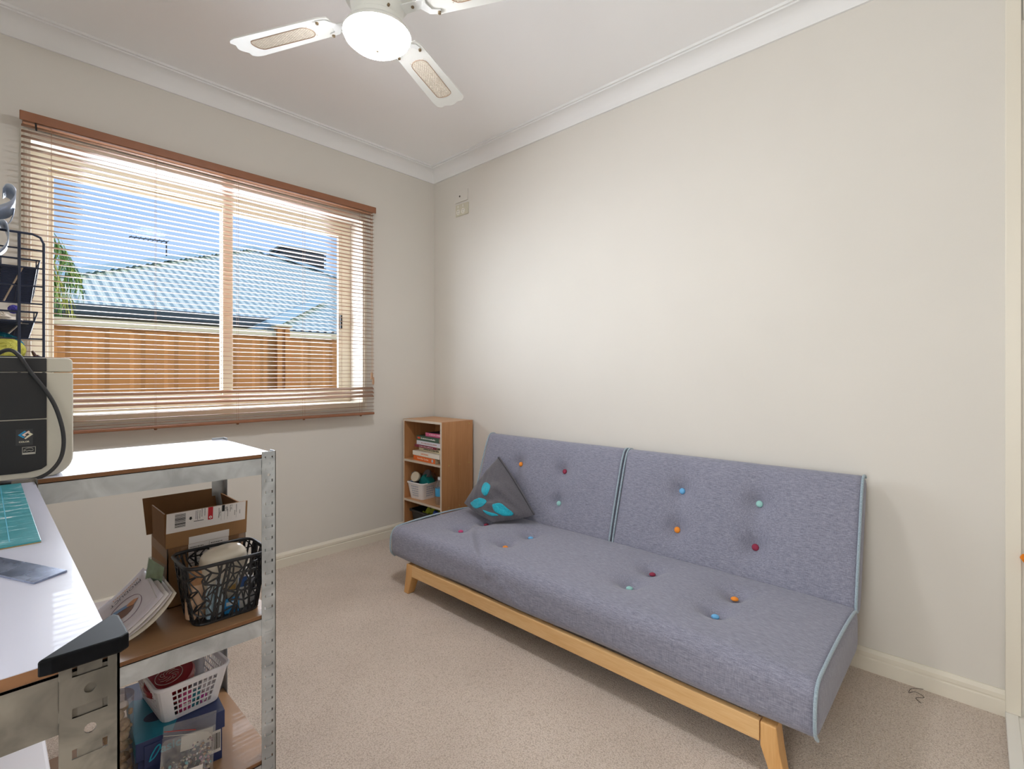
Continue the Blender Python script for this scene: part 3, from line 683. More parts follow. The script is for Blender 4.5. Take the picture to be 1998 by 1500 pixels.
# ------------------------------------------------------------ cushion
pc_ = Vector((-.30, -.96, .305))
cu = thing('cushion', 'charcoal cushion with teal leaf applique leaning in the sofa corner', 'cushion', pc_)
Tt = Vector((-.175, -.835, .610)) - pc_; Ll = Vector((-.385, -.765, .365)) - pc_; Rr = Vector((-.285, -1.205, .365)) - pc_; Bb = Vector((-.42, -1.03, .318)) - pc_
def plane(u, v): return (1 - u) * (1 - v) * Tt + u * (1 - v) * Rr + (1 - u) * v * Ll + u * v * Bb
pn = (Rr - Ll).cross(Tt - Bb).normalized()
if pn.x > 0: pn = -pn
def thick(u, v):
    a = max(0, 1 - (2 * u - 1) ** 2) ** .6 * max(0, 1 - (2 * v - 1) ** 2) ** .6
    wr = .006 * math.sin(11 * u + 7 * v) * a + .004 * math.sin(23 * u * v + 5 * u) * a + .005 * math.sin(34 * (u - v) + 4 * u) * a * max(0, 1 - 1.6 * u) + .006 * math.sin(30 * v + 9 * u * u) * a * u + .005 * math.sin(26 * u + 3 * v) * a * v
    return .070 * a + wr
def front(u, v, e=0):
    pull = .05 * (math.sin(PI * u) * (1 if True else 0))
    uu = u + (.5 - u) * -.05 * math.sin(PI * v) * (1 if True else 0) * abs(2 * u - 1); vv = v + (.5 - v) * -.05 * math.sin(PI * u) * abs(2 * v - 1)
    return plane(uu, vv) + pn * (thick(u, v) + e)
def back(u, v):
    uu = u + (.5 - u) * -.05 * math.sin(PI * v) * abs(2 * u - 1); vv = v + (.5 - v) * -.05 * math.sin(PI * u) * abs(2 * v - 1)
    return plane(uu, vv) - pn * thick(u, v) * .55
m = MB(); m.grid(lambda u, v: front(u, v), 36, 36); m.grid(lambda u, v: back(u, 1 - v), 36, 36)
m.build('cover', M_pillow, cu, smooth=60, weld=True)
def leafpatch(pts):
    m = MB(); P2 = catmull([(a, b, 0) for a, b in pts], 5, True); c = sum(P2, Vector()) / len(P2); n = len(P2); vs = []; rings = 6
    for k in range(rings + 1):
        for p in P2:
            q = c + (p - c) * (k / rings if k else .001); vs.append(front(q.x, q.y, .0022))
    m._add(vs, [(k * n + i, k * n + (i + 1) % n, (k + 1) * n + (i + 1) % n, (k + 1) * n + i) for k in range(rings) for i in range(n)])
    m.build('leaf_patch', M_leaf, cu, smooth=60, solid=.001)
leafpatch([(.24, .52), (.36, .46), (.45, .50), (.50, .617), (.467, .683), (.35, .66)])
leafpatch([(.25, .95), (.30, .88), (.417, .767), (.55, .717), (.61, .817), (.467, .955)])
leafpatch([(.733, .70), (.735, .60), (.783, .517), (.867, .483), (.955, .44), (.965, .58), (.94, .70), (.833, .76)])
leafpatch([(.66, .91), (.783, .86), (.92, .76), (.89, .88), (.783, .93)])
MB().tube([front(t / 20, .03, .003) for t in range(21)], .0025, 6).build('zip_seam', mat('zip_dark', '#38393f', .7), cu, smooth=60)
# ------------------------------------------------------------ bookcase in the corner
bc = thing('bookcase', 'beech laminate three shelf bookcase in the corner beside the sofa', 'bookcase', (-.1475, -.222, 0))
X0, X1, Y0, Y1, HB = -.1325, .1285, -.213, .200, .787
th = .014
MB().box(X0, X1, Y0, Y0 + th, 0, HB).build('side_panel', M_book, bc, bevel=.001)
MB().box(X0, X1, Y1 - th, Y1, 0, HB).build('side_panel', M_book, bc, bevel=.001)
MB().box(X1 - .004, X1, Y0 + th, Y1 - th, .03, HB - .001).build('back_panel', M_book, bc)
for nm, zt in (('top', HB), ('shelf', .518), ('shelf', .252), ('bottom', .032)):
    s_ = MB().box(X0 + .001, X1 - .004, Y0 + th, Y1 - th, zt - th, zt).build(nm, M_bookin, bc)
    MB().box(X0 - .0006, X0 + .001, Y0 + th, Y1 - th, zt - th, zt).build('edge_strip', M_edge, s_)
for y in (Y0, Y1 - th):
    MB().box(X0 - .0008, X0, y, y + th, 0, HB).build('edge_strip', M_edge, bc)
for zt in (.511, .245):
    for x in (-.075, .012, .095): MB().lathe([(.0055, 0), (.005, .0015), (.0001, .002)], 10, (x, Y0, zt), Matrix.Rotation(R(90), 3, 'X')).build('plug', M_plug, bc)
MB().lathe([(.0055, 0), (.005, .0015), (.0001, .002)], 10, (.095, Y0, HB - .02), Matrix.Rotation(R(90), 3, 'X')).build('plug', M_plug, bc)
# books lying flat, spines towards the room; (y0,y1) world, thickness, x front, colours
def book(label, y0, y1, z0, th, xf, depth, cov, rot=0, spine=None, tone='#f2efe9', words=None, wsize=.012):
    b = thing('book', label, 'book', (xf + depth / 2, (y0 + y1) / 2, z0), R(rot), 'books stacked on the top shelf of the bookcase')
    L = abs(y1 - y0) / 2; D2 = depth / 2; ct = .0014
    mc = mat('cover_' + cov[1:], cov, .45); ms = mat('cover_' + spine[1:], spine, .45) if spine else mc
    m = MB(); m.box(-D2, D2, -L, L, 0, ct).box(-D2, D2, -L, L, th - ct, th); m.build('cover', mc, b)
    MB().box(-D2 - .0012, -D2, -L, L, 0, th).build('spine', ms, b)
    MB().box(-D2 + .001, D2 - .004, -L + .004, L - .004, ct, th - ct).build('pages', M_page, b)
    mt = mat('ink_' + tone[1:], tone, .6)
    if words:
        text(words, wsize, frame((-D2 - .0015, .015, th / 2), (0, -1, 0), (0, 0, 1)), mt, b, 'spine_lettering', .0001, .0002)
    return b
z = .518
BK = [('orange spined gardening book at the bottom of the stack', -.10, -.345, .030, -.262, .17, '#8d8a72', -4, '#e06a25', '#f7d9b8', 'Australian Garden', .018),
      ('white spined gardening paperback above the orange book', -.085, -.385, .028, -.258, .18, '#e8e2d6', -3, None, '#d9762f', 'GARDENING', .015),
      ('cream spined book with a dark floral cover', -.12, -.392, .026, -.235, .19, '#2b2b25', -5, '#dcd2b0', '#35352b', None, .01),
      ('maroon spined thin paperback in the stack', -.105, -.345, .016, -.255, .18, '#7d2339', -3, None, '#e8cfd4', None, .01),
      ('white and lavender paperback under the green book', -.12, -.385, .026, -.252, .18, '#d9d6df', -4, None, '#b98f86', None, .01),
      ('dark green paperback with white lettering under the pink book', -.11, -.36, .030, -.245, .16, '#3e5a49', -4, None, '#eef0ea', None, .012),
      ('pink spined dark book lying on top of the stack', -.19, -.378, .024, -.228, .15, '#3a3147', -2, '#d6678f', '#f2d4df', None, .01)]
rb = random.Random(3)
for i, (lab, a, b, t, xf, dp, cov, rot, sp_, tone, wd, ws) in enumerate(BK):
    o = book(lab, a - .01, b - .02, z, t, xf, dp, cov, rot, sp_, tone, wd, ws)
    if not wd:      # illegible print as small strokes on the spine
        m = MB(); L = abs(b - a) / 2; y = L * .6
        while y > -L * .7:
            l = rb.uniform(.004, .012); m.box(-dp / 2 - .0018, -dp / 2 - .0012, y - l, y, t * .40, t * (.58 + rb.uniform(0, .12))); y -= l + rb.uniform(.002, .007)
        m.build('spine_print', mat('ink_' + tone[1:], tone, .6), o)
    if i == 5: MB().box(-dp / 2 - .0018, -dp / 2 - .0012, .085, .118, t * .35, t * .75).build('spine_badge', mat('badge_red', '#d8492f', .5), o)
    if i == 0: MB().box(-dp / 2 - .0018, -dp / 2 - .0012, -.105, -.088, t * .2, t * .8).build('spine_badge', mat('badge_blue', '#a9c6d8', .5), o)
    z += t + .0008

# perforated plastic basket
def rrect(w, d, r, n=4):
    pts = []
    for cx, cy, a0 in ((w / 2 - r, d / 2 - r, 0), (-w / 2 + r, d / 2 - r, 90), (-w / 2 + r, -d / 2 + r, 180), (w / 2 - r, -d / 2 + r, 270)):
        for k in range(n + 1): a = R(a0 + 90 * k / n); pts.append((cx + r * math.cos(a), cy + r * math.sin(a)))
    return pts
def basket(root, w0, d0, w1, d1, h, mt, ncx, ncy, nr, hole=.68, r=.02, band=(.14, .86), rimh=.012, margin=.16, lin=None):
    """tapered basket, walls with real square holes; local base z=0"""
    def P(side, s, t):
        w = w0 + (w1 - w0) * t; d = d0 + (d1 - d0) * t
        rr = r
        c = [(w / 2, -d / 2), (w / 2, d / 2), (-w / 2, d / 2), (-w / 2, -d / 2)]
        a, b = Vector(c[side - 1] + (0,)), Vector(c[side] + (0,))
        L = (b - a).length; q = a.lerp(b, (rr + s * (L - 2 * rr)) / L); q.z = h * t; return q
    m = MB()
    for side in range(4):
        n = ncx if side in (0, 2) else ncy
        us = [0, margin]; cw = (1 - 2 * margin) / n
        sol = [True]
        for k in range(n):
            us += [margin + cw * (k + (1 - hole) / 2), margin + cw * (k + (1 + hole) / 2)]; sol += [True, False]
        us += [1 - margin, 1]; sol += [True, True]
        us = us; vs = [0, band[0]]; vsol = [True]; ch = (band[1] - band[0]) / nr
        for k in range(nr): vs += [band[0] + ch * (k + (1 - hole) / 2), band[0] + ch * (k + (1 + hole) / 2)]; vsol += [True, False]
        vs += [band[1], 1]; vsol += [True, True]
        for j in range(len(vs) - 1):
            for i in range(len(us) - 1):
                if not sol[i] and not vsol[j]: continue
                m._add([P(side, us[i], vs[j]), P(side, us[i + 1], vs[j]), P(side, us[i + 1], vs[j + 1]), P(side, us[i], vs[j + 1])], [(0, 1, 2, 3)])
        # rounded corner to the next side
        for j in range(6):
            t0, t1 = j / 6, (j + 1) / 6
            def C(t, k):
                a, b = P(side, 1, t), P((side + 1) % 4, 0, t); w = w0 + (w1 - w0) * t; d = d0 + (d1 - d0) * t
                cc = [(w / 2, -d / 2), (w / 2, d / 2), (-w / 2, d / 2), (-w / 2, -d / 2)][side]; c = Vector((cc[0], cc[1], h * t)); u = k / 4
                return (1 - u) ** 2 * a + 2 * u * (1 - u) * c + u * u * b
            for k in range(4): m._add([C(t0, k), C(t0, k + 1), C(t1, k + 1), C(t1, k)], [(0, 1, 2, 3)])
    wall = m.build('basket_wall', mt, root, weld=True, solid=.0022)
    MB().prism([(x, y, .0) for x, y in rrect(w0, d0, r)], (0, 0, .003)).build('basket_base', mt, root)
    pts = [(x, y, h) for x, y in rrect(w1, d1, r)]
    MB().tube(pts, rimh / 2, 6, True).build('basket_rim', mt, root, smooth=60)
    return wall
M_bw = mat('basket_white', '#e6e3e2', .4); M_bb = mat('basket_blue_liner', '#2b6fa8', .5)
BG = 'things in the white and blue basket'
zs = .252
b1 = thing('storage_basket', 'white lattice basket with blue lining on the middle bookcase shelf', 'basket', (-.182, -.112, zs), R(3))
basket(b1, .122, .128, .150, .164, .106, M_bw, 7, 7, 5, .62, .022)
m = MB(); m.grid(lambda u, v: (lambda a, t: Vector(((.057 + .014 * t) * max(-1, min(1, 1.35 * math.cos(a))), (.060 + .018 * t) * max(-1, min(1, 1.35 * math.sin(a))), .005 + .106 * t)))(2 * PI * u, v), 32, 3, True)
m.build('blue_lining', M_bb, b1, smooth=60)
# jar with cream lid, lying towards the room
def jar(name, label, loc, rot, r, h, mg, lidm, lidh=.016, group=None):
    j = thing(name, label, 'jar', loc, 0, group); j.rotation_euler = rot
    MB().lathe([(.0001, 0), (r * .9, .002), (r, .012), (r, h * .75), (r * .86, h * .9), (r * .86, h)], 24).build('glass_body', mg, j, smooth=50)
    MB().lathe([(r * .93, h - .001), (r * .95, h + .001), (r * .95, h + lidh - .002), (r * .92, h + lidh), (.0001, h + lidh)], 24).build('lid', lidm, j, smooth=40)
    return j
M_lid = mat('jar_lid_cream', '#cbbfa9', .45)
jar('glass_jar', 'glass jar with cream lid lying in the white basket', (-.150, -.077, zs + .106), (R(0), R(-66), R(14)), .036, .085, M_jar, M_lid, group=BG)
jar('glass_jar', 'clear jar with dark lid behind the teal box in the basket', (-.11, -.150, zs + .105), (R(6), R(-50), R(-8)), .034, .08, M_jar, mat('lid_grey', '#6a6a6e', .4), group=BG)
cr = MB(); rg = random.Random(9)
def crum(u, v):
    a = 2 * PI * u; ph = PI * (v - .5); n = .82 + .22 * math.sin(5 * a + 3 * ph) * math.cos(4 * ph) + .1 * math.sin(11 * a)
    return Vector((.026 * n * math.cos(ph) * math.cos(a), .030 * n * math.cos(ph) * math.sin(a), .036 * n * math.sin(ph)))
cr.grid(crum, 28, 14, True); o = cr.build('plastic_bag', clear('bag_plastic', '#e6ecea', .25, .2, .35, '#cfd6d2'), smooth=40); o.location = (-.205, -.047, zs + .135); tag(o, 'crumpled clear plastic bag in the white basket', 'bag', BG)
tb = thing('teal_box', 'teal open box tilted in the white basket', 'box', (-.175, -.168, zs + .085), 0, BG); tb.rotation_euler = (R(-38), R(-6), R(0))
m = MB().box(-.03, .03, -.042, .042, 0, .003).box(-.03, -.027, -.042, .042, 0, .07).box(.027, .03, -.042, .042, 0, .07).box(-.03, .03, -.042, -.039, 0, .07).box(-.03, .03, .039, .042, 0, .07)
m.build('box_body', mat('teal_card', '#14807f', .5), tb, bevel=.001)
MB().box(-.0305, .0305, .0385, .0425, .0695, .0715).build('box_edge', M_edge, tb)
bt = thing('water_bottle', 'clear plastic bottle with blue label beside the white basket', 'bottle', (-.222, -.345, zs))
MB().lathe([(.0001, 0), (.026, .001), (.030, .008), (.030, .05), (.029, .06), (.030, .118), (.026, .135), (.013, .152), (.0115, .165)], 24).build('bottle_body', M_clear, bt, smooth=50)
MB().lathe([(.0302, .055), (.0306, .056), (.0306, .105), (.0302, .106)], 24, cap=False).build('bottle_label', mat('label_blue', '#3f9fd0', .5), bt, smooth=40)
MB().lathe([(.0135, .158), (.0138, .160), (.0138, .174), (.0125, .176), (.0001, .176)], 20).build('bottle_cap', mat('cap_white', '#dfe3e6', .4), bt, smooth=40)
# bottom shelf: black tub with lime cloth and a bottle
tbk = thing('plastic_tub', 'black plastic tub on the bottom bookcase shelf', 'tub', (-.165, -.225, .032))
def tubw(w0, d0, w1, d1, h, r):
    m = MB(); n = len(rrect(1, 1, .1)); rings = [(w0, d0, 0), (w1, d1, h), (w1 + .016, d1 + .016, h), (w1 + .016, d1 + .016, h - .008)]
    vs = []
    for w_, d_, zz in rings: vs += [(x, y, zz) for x, y in rrect(w_, d_, r)]
    m._add(vs, [(j * n + i, j * n + (i + 1) % n, (j + 1) * n + (i + 1) % n, (j + 1) * n + i) for j in range(len(rings) - 1) for i in range(n)] + [tuple(range(n))[::-1]])
    return m
tubw(.15, .27, .175, .32, .145, .02).build('tub_body', mat('tub_black', '#26282a', .4), tbk, smooth=40, solid=.003)
m = MB()
def cl(u, v): return Vector((-.05 + .1 * u, -.075 + .15 * v, .0 + .035 * math.sin(PI * u) * math.sin(PI * v) + .012 * math.sin(14 * u + 5 * v) + .01 * math.sin(19 * v)))
m.grid(cl, 26, 30); o = m.build('cloth', mat('lime_cloth', '#a8b83a', .9, noise=.1), smooth=60, solid=.003); o.location = (-.17, -.215, .155); tag(o, 'crumpled lime green cloth in the black tub', 'cloth', 'things in the black tub')
wb = thing('water_bottle', 'clear bottle with blue cap lying in the black tub', 'bottle', (-.185, -.40, .150), 0, 'things in the black tub'); wb.rotation_euler = (R(-72), 0, R(18))
MB().lathe([(.0001, 0), (.024, .002), (.026, .01), (.026, .075), (.012, .10), (.011, .112)], 20).build('bottle_body', clear('bottle_grey', '#c9cfd2', .2, .1, .25, '#b7bfc4'), wb, smooth=50)
MB().lathe([(.015, .100), (.0155, .102), (.0155, .125), (.0001, .126)], 20).build('bottle_cap', mat('cap_blue', '#2f55a8', .4), wb, smooth=40)
# ------------------------------------------------------------ metal racks
def plate_hole(m, x0, x1, y0, y1, z0, z1, r):
    cx, cz = (x0 + x1) / 2, (z0 + z1) / 2; n = 16; vs = []
    for y in (y0, y1):
        for k in range(n):
            a = 2 * PI * (k + .5) / n; c, s = math.cos(a), math.sin(a); vs.append((cx + r * c, y, cz + r * s))
        for k in range(n):
            a = 2 * PI * (k + .5) / n; c, s = math.cos(a), math.sin(a); t = min((x1 - x0) / 2 / max(abs(c), 1e-6), (z1 - z0) / 2 / max(abs(s), 1e-6)); vs.append((cx + t * c, y, cz + t * s))
        vs += [(x1, y, z1), (x0, y, z1), (x0, y, z0), (x1, y, z0)]
    N = 2 * n + 4; fs = []
    for k in range(n):
        j = (k + 1) % n
        for b in (0, N): fs.append((b + k, b + j, b + n + j, b + n + k))
        fs.append((k, N + k, N + j, j))
    for b in (0, N):
        for k in range(n):
            p, q = vs[b + n + k], vs[b + n + (k + 1) % n]
            if abs(p[0] - q[0]) > 1e-7 and abs(p[2] - q[2]) > 1e-7:
                ci = (0 if (p[0] + q[0]) / 2 > cx and (p[2] + q[2]) / 2 > cz else 1 if (p[0] + q[0]) / 2 < cx and (p[2] + q[2]) / 2 > cz else 2 if (p[0] + q[0]) / 2 < cx else 3)
                fs.append((b + n + k, b + n + (k + 1) % n, b + 2 * n + ci))
    m._add(vs, fs)
def rack(name, label, x0, x1, y0, y1, zt, levels, capm=None, slotted=None):
    rk = thing(name, label, 'shelving unit', ((x0 + x1) / 2, (y0 + y1) / 2, 0))
    ox, oy = (x0 + x1) / 2, (y0 + y1) / 2
    a, b, c, d = x0 - ox, x1 - ox, y0 - oy, y1 - oy
    pw, pt = .034, .0016
    for sx, px in ((1, a), (-1, b)):
        for sy, py in ((1, c), (-1, d)):
            m = MB()
            # two flanges; the -y flange of near posts has real slots
            detail = (sy == 1)
            # front flange (plane y = py)
            ylo, yhi = (py, py + pt) if sy == 1 else (py - pt, py)
            xa, xb = (px, px + pw) if sx == 1 else (px - pw, px)
            pitch = .0293; top = zt + .006
            if detail:
                sl0, sl1 = xa + .007, xa + .027
                zs = [0.0]; z = top - .016
                slots = []
                while z > .03: slots.append(z); z -= pitch
                zc = 0
                for s_ in reversed(slots):
                    zq = s_ - .0035
                    if zc > top - .085 and zq - zc > .015: plate_hole(m, xa, xb, ylo, yhi, zc, zq, .0036)
                    else: m.box(xa, xb, ylo, yhi, zc, zq)
                    m.box(xa, sl0, ylo, yhi, s_ - .0035, s_ + .0035); m.box(sl1, xb, ylo, yhi, s_ - .0035, s_ + .0035); zc = s_ + .0035
                m.box(xa, xb, ylo, yhi, zc, top)
                holes = []
                for s_ in slots:   # pressed bridge in the slot
                    m.box(sl0 + .003, sl1 - .003, ylo + .0012, yhi + .0022, s_ - .0035, s_ + .0035)
            else:
                m.box(xa, xb, ylo, yhi, 0, top)
            xlo, xhi = (px, px + pt) if sx == 1 else (px - pt, px)
            ya, yb = (py, py + pw) if sy == 1 else (py - pw, py)
            m.box(xlo, xhi, ya, yb, 0, top)
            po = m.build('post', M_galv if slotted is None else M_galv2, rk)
    for i, zz in enumerate(levels):
        bh = .042; bt = .0014
        topm = M_mdf_top if i == 0 else M_shelf
        m = MB()
        for yy, s in ((c + pt, 1), (d - pt, -1)):
            y2 = yy + s * bt; m.box(a + .004, b - .036 if False else b - .004, min(yy, y2), max(yy, y2), zz - .009 - bh, zz - .009)
            y3 = yy + s * .02; m.box(a + .004, b - .004, min(yy, y3), max(yy, y3), zz - .0104, zz - .009)
        for xx, s in ((a + pt, 1), (b - pt, -1)):
            x2 = xx + s * bt; m.box(min(xx, x2), max(xx, x2), c + .006, d - .006, zz - .009 - bh, zz - .009)
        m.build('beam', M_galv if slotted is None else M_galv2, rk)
        bo = MB().box(a + .003, b - .003, c + .0035, d - .0035, zz - .009, zz - .0006).build('shelf_board', M_mdf, rk)
        MB().box(a + .003, b - .003, c + .0035, d - .0035, zz - .0006, zz).build('board_face', topm, bo)
    return rk
B_ = (-2.531, -1.7212, -1.5549, -1.1549)
rkB = rack('metal_shelving', 'galvanised steel shelving with white top standing near the window', *B_, .886, (.886, .479, .112))
A_ = (-2.575, -2.168, -2.405, -1.575)
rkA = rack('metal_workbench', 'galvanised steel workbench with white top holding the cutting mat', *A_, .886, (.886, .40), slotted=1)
# black corner cap on the workbench post
ox, oy = (A_[0] + A_[1]) / 2, (A_[2] + A_[3]) / 2
cp = [(-2.2135, -2.409), (-2.206, -2.4105), (-2.168, -2.4105), (-2.1625, -2.406), (-2.1625, -2.366), (-2.166, -2.3595)]
M_cap = mat('cap_black', '#07080b', .5, noise=.5, nscale=60, spec=.12)
m = MB().prism([(x - ox, y - oy, .8815) for x, y in cp], (0, 0, .0118)); m.build('corner_cap', M_cap, rkA, bevel=.0015)
MB().box(-2.172 - ox, -2.158 - ox, -2.36 - oy, -2.342 - oy, .86, .87).build('shelf_clip', M_galv, rkA) if False else None
# clip tongue on the shelving beam
q = MB(); q.box(-.0035, .0035, -.003, 0, -.009, .009); q.v = [v + Vector((-2.165 - (B_[0] + B_[1]) / 2, -1.5549 - (B_[2] + B_[3]) / 2, .853)) for v in q.v]; q.build('beam_clip', M_galv, rkB, bevel=.001)

# white drawer box under the workbench
wbx = thing('white_box', 'white ribbed carton on the workbench lower shelf', 'box', (-2.27, -2.24, .40))
MB().box(-.09, .075, -.10, .10, 0, .30).build('carton_body', mat('white_card', '#e6e5ea', .5), wbx, bevel=.004)
for x in (-.035, .035): MB().box(x, x + .0025, -.1015, -.0995, .01, .295).build('carton_seam', mat('seam_grey', '#9a9aa4', .6), wbx)
MB().box(-.092, .077, -.102, .102, .285, .305).build('carton_lid', mat('white_card', '#e6e5ea', .5), wbx, bevel=.003)

# ------------------------------------------------------------ on the workbench
ZT = .886
def mat_mat():
    m, t, b = base('cutting_mat_teal'); tc = t.nodes.new('ShaderNodeTexCoord'); mp = t.nodes.new('ShaderNodeMapping'); mp.inputs['Scale'].default_value = (9, 30, 1); mp.inputs['Rotation'].default_value = (0, 0, .35)
    n = t.nodes.new('ShaderNodeTexNoise'); n.inputs['Scale'].default_value = 2.2; n.inputs['Detail'].default_value = 9; n.inputs['Roughness'].default_value = .75
    t.links.new(tc.outputs['Object'], mp.inputs[0]); t.links.new(mp.outputs[0], n.inputs['Vector'])
    rp = ramp(t, [(.25, '#2a6e6e'), (.52, '#3a8790'), (.57, '#6fa5ad'), (.62, '#c4cdd2')]); t.links.new(n.outputs[0], rp.inputs[0]); t.links.new(rp.outputs[0], b.inputs['Base Color'])
    b.inputs['Roughness'].default_value = .38; return m
cm = thing('cutting_mat', 'worn teal cutting mat with pale grid lines on the workbench', 'cutting mat', (-2.335, -1.82, ZT))
MB().box(-.155, .145, -.233, .225, 0, .0012).build('mat_core', mat('mat_core', '#8d7a50', .7), cm)
MB().box(-.155, .145, -.233, .225, .0012, .0032).build('mat_surface', mat_mat(), cm, bevel=.0006)
M_gl = mat('mat_line', '#4f9db4', .6)
m = MB()
for x in (.118, .101, .07, .04, .01, -.02): m.box(x, x + .0011, -.215, .21, .0032, .0034)
m.build('grid_line', M_gl, cm)
mg = thing('magazine', 'torn white magazine lying on the cutting mat', 'magazine', (-2.312, -1.995, ZT + .0034), R(-20))
MB().box(-.09, .075, -.05, .03, 0, .006).build('pages', M_page, mg); MB().box(-.09, .077, -.05, .032, .006, .0068).build('cover', mat('magazine_cover', '#e4dcee', .4), mg)
MB().box(-.07, .072, -.046, -.02, .0068, .0071).build('cover_print', mat('magazine_violet', '#b88ad0', .5), mg)
MB().prism([(.06, -.05, .003), (.088, -.056, .003), (.092, -.046, .003), (.08, -.03, .003)], (0, 0, .0006)).build('torn_corner', M_paper, mg)
# metal ruler strip
d = Vector((-.41, .91, 0)).normalized()
tip = Vector((-2.179, -2.195, 0)); b0 = Vector((-2.2045, -2.212, 0)); ctr = (tip + b0) / 2
mr = thing('metal_strip', 'blue grey steel strip with an angled tip lying on the workbench', 'metal strip', (ctr.x, ctr.y, ZT))
tip -= ctr; b0 -= ctr
MB().prism([(tip.x, tip.y, 0), (tip.x + d.x * .30, tip.y + d.y * .30, 0), (b0.x + d.x * .27, b0.y + d.y * .27, 0), (b0.x, b0.y, 0)], (0, 0, .0022)).build('blade', galv('steel_blue', '#7f8aa3', '#a3adc4', .25, .85, 60), mr, bevel=.0004)

# ------------------------------------------------------------ printer on the shelving top
prn = thing('printer', 'dark grey and cream office printer standing on the metal shelving', 'printer', (-2.32, -1.38, ZT))
px, py = -2.32, -1.38
M_pd = mat('printer_dark', '#1f2024', .5, bump=.05, bscale=900); M_pd2 = mat('printer_dark_top', '#292a2e', .5, bump=.05, bscale=900); M_pc = mat('printer_cream', '#cfcbbe', .45, bump=.05, bscale=900)
def L3(x, z_): return (x - px, z_ - ZT)
xr = -2.1115 - px; xd = -2.1512 - px; xl = -.21
zt_ = 1.121 - ZT; zs1 = 1.0925 - ZT; fy = -1.530 - py
rc_ = []   # cream body front outline with rounded lower right corner
def rr(x0, x1, z0, z1, tr, brr):
    P = [(x0, z0)]
    P += [(x1 - brr + brr * math.sin(PI / 2 * k / 8), z0 + brr - brr * math.cos(PI / 2 * k / 8)) for k in range(9)]
    P += [(x1 - tr + tr * math.cos(PI / 2 * k / 5), z1 - tr + tr * math.sin(PI / 2 * k / 5)) for k in range(6)]
    P += [(x0, z1)]; return P
MB().prism([(x, fy, z_) for x, z_ in rr(xl, xr, .0, zs1 - .001, .003, .038)], (0, .27, 0)).build('body', M_pc, prn, smooth=30, bevel=.002)
MB().prism([(x, fy + .0, z_) for x, z_ in rr(xl, xr - .001, zs1 + .0005, zt_, .008, .004)], (0, .27, 0)).build('lid', M_pc, prn, smooth=30, bevel=.002)
MB().box(xl + .002, xd, fy - .003, fy, zs1 + .001, zt_ - .001).build('lid_panel', M_pd2, prn, bevel=.002)
zmid = 1.0005 - ZT
MB().box(xl + .002, xd, fy - .003, fy, zmid + .001, zs1 - .001).build('upper_panel', M_pd, prn, bevel=.0015)
fp = MB().prism([(x, fy - .003, z_) for x, z_ in [(xl + .002, .012), (xd - .028, .012), (xd - .008, .016), (xd, .022), (xd, zmid - .001), (xl + .002, zmid - .001)]], (0, .003, 0)).build('front_panel', M_pd, prn, bevel=.0012)
FX = Matrix.Identity(4)
def onf(x, z_): return frame((x - px, fy - .0034, z_ - ZT), (1, 0, 0), (0, 0, 1))
# colour badge: interlocking chevrons
bx, bz = -2.1823 - px, .9715 - ZT; s_ = .00105
MB().box(bx - .0125, bx + .0115, fy - .0035, fy - .003, bz - .020, bz + .011).build('badge_plate', mat('badge_plate', '#333438', .35), fp, bevel=.0002)
def poly(pts, mt, nm, e=.0004): MB().prism([(bx + a * s_, fy - .0035 - e, bz + b * s_) for a, b in pts], (0, e, 0)).build(nm, mt, fp)
M_lb = mat('badge_cyan', '#1f93c9', .5); M_lc = mat('badge_cream', '#e3dcc4', .5); M_lp = mat('badge_pink', '#e6cfc6', .5)
poly([(-9, 0), (0, 7.5), (2, 6), (-5, 0), (0, -4.5), (-2, -6)], M_lb, 'badge_mark')
poly([(-4, 0), (5, 7.2), (7, 5.6), (4.2, 3.4), (0.2, 0), (2, -1.6), (0, -3.2)], M_lp, 'badge_mark')
poly([(4.4, 3.2), (6, 4.4), (11, .3), (1, -8), (-.8, -6.4), (2.2, -3.8), (2.4, -1.8), (3.2, -2.4), (6.4, .4), (4.0, 2.6)], M_lc, 'badge_mark')
text('COLOR', .0042, frame((bx - .001, fy - .0036, bz - .0135), (1, 0, 0), (0, 0, 1)), M_lc, fp, 'badge_lettering', .0001, .0001)
ex, ez = -2.1765 - px, .9405 - ZT
m = MB(); w_, h_ = .0095, .0072
for a, b, c_, d_ in ((-w_, w_, h_ - .0007, h_), (-w_, w_, -h_, -h_ + .0036), (-w_, -w_ + .0007, -h_, h_), (w_ - .0007, w_, -h_, h_)): m.box(ex + a, ex + b, fy - .0034, fy - .003, ez + c_, ez + d_)
M_es = mat('badge_silver', '#b9b6ae', .5)
m.build('energy_badge', M_es, fp)
pts = catmull([(ex - .0075, fy - .0034, ez + .001), (ex - .003, fy - .0034, ez + .0045), (ex + .003, fy - .0034, ez + .005), (ex + .006, fy - .0034, ez + .003)], 5); MB().tube(pts, .0004, 4).build('badge_arc', M_es, fp)
pts = catmull([(ex - .0075, fy - .0034, ez - .001), (ex - .005, fy - .0034, ez + .0007), (ex - .003, fy - .0034, ez - .0008), (ex, fy - .0034, ez + .0006), (ex + .003, fy - .0034, ez - .0008), (ex + .0065, fy - .0034, ez + .001)], 4); MB().tube(pts, .0005, 4).build('badge_script', M_es, fp)
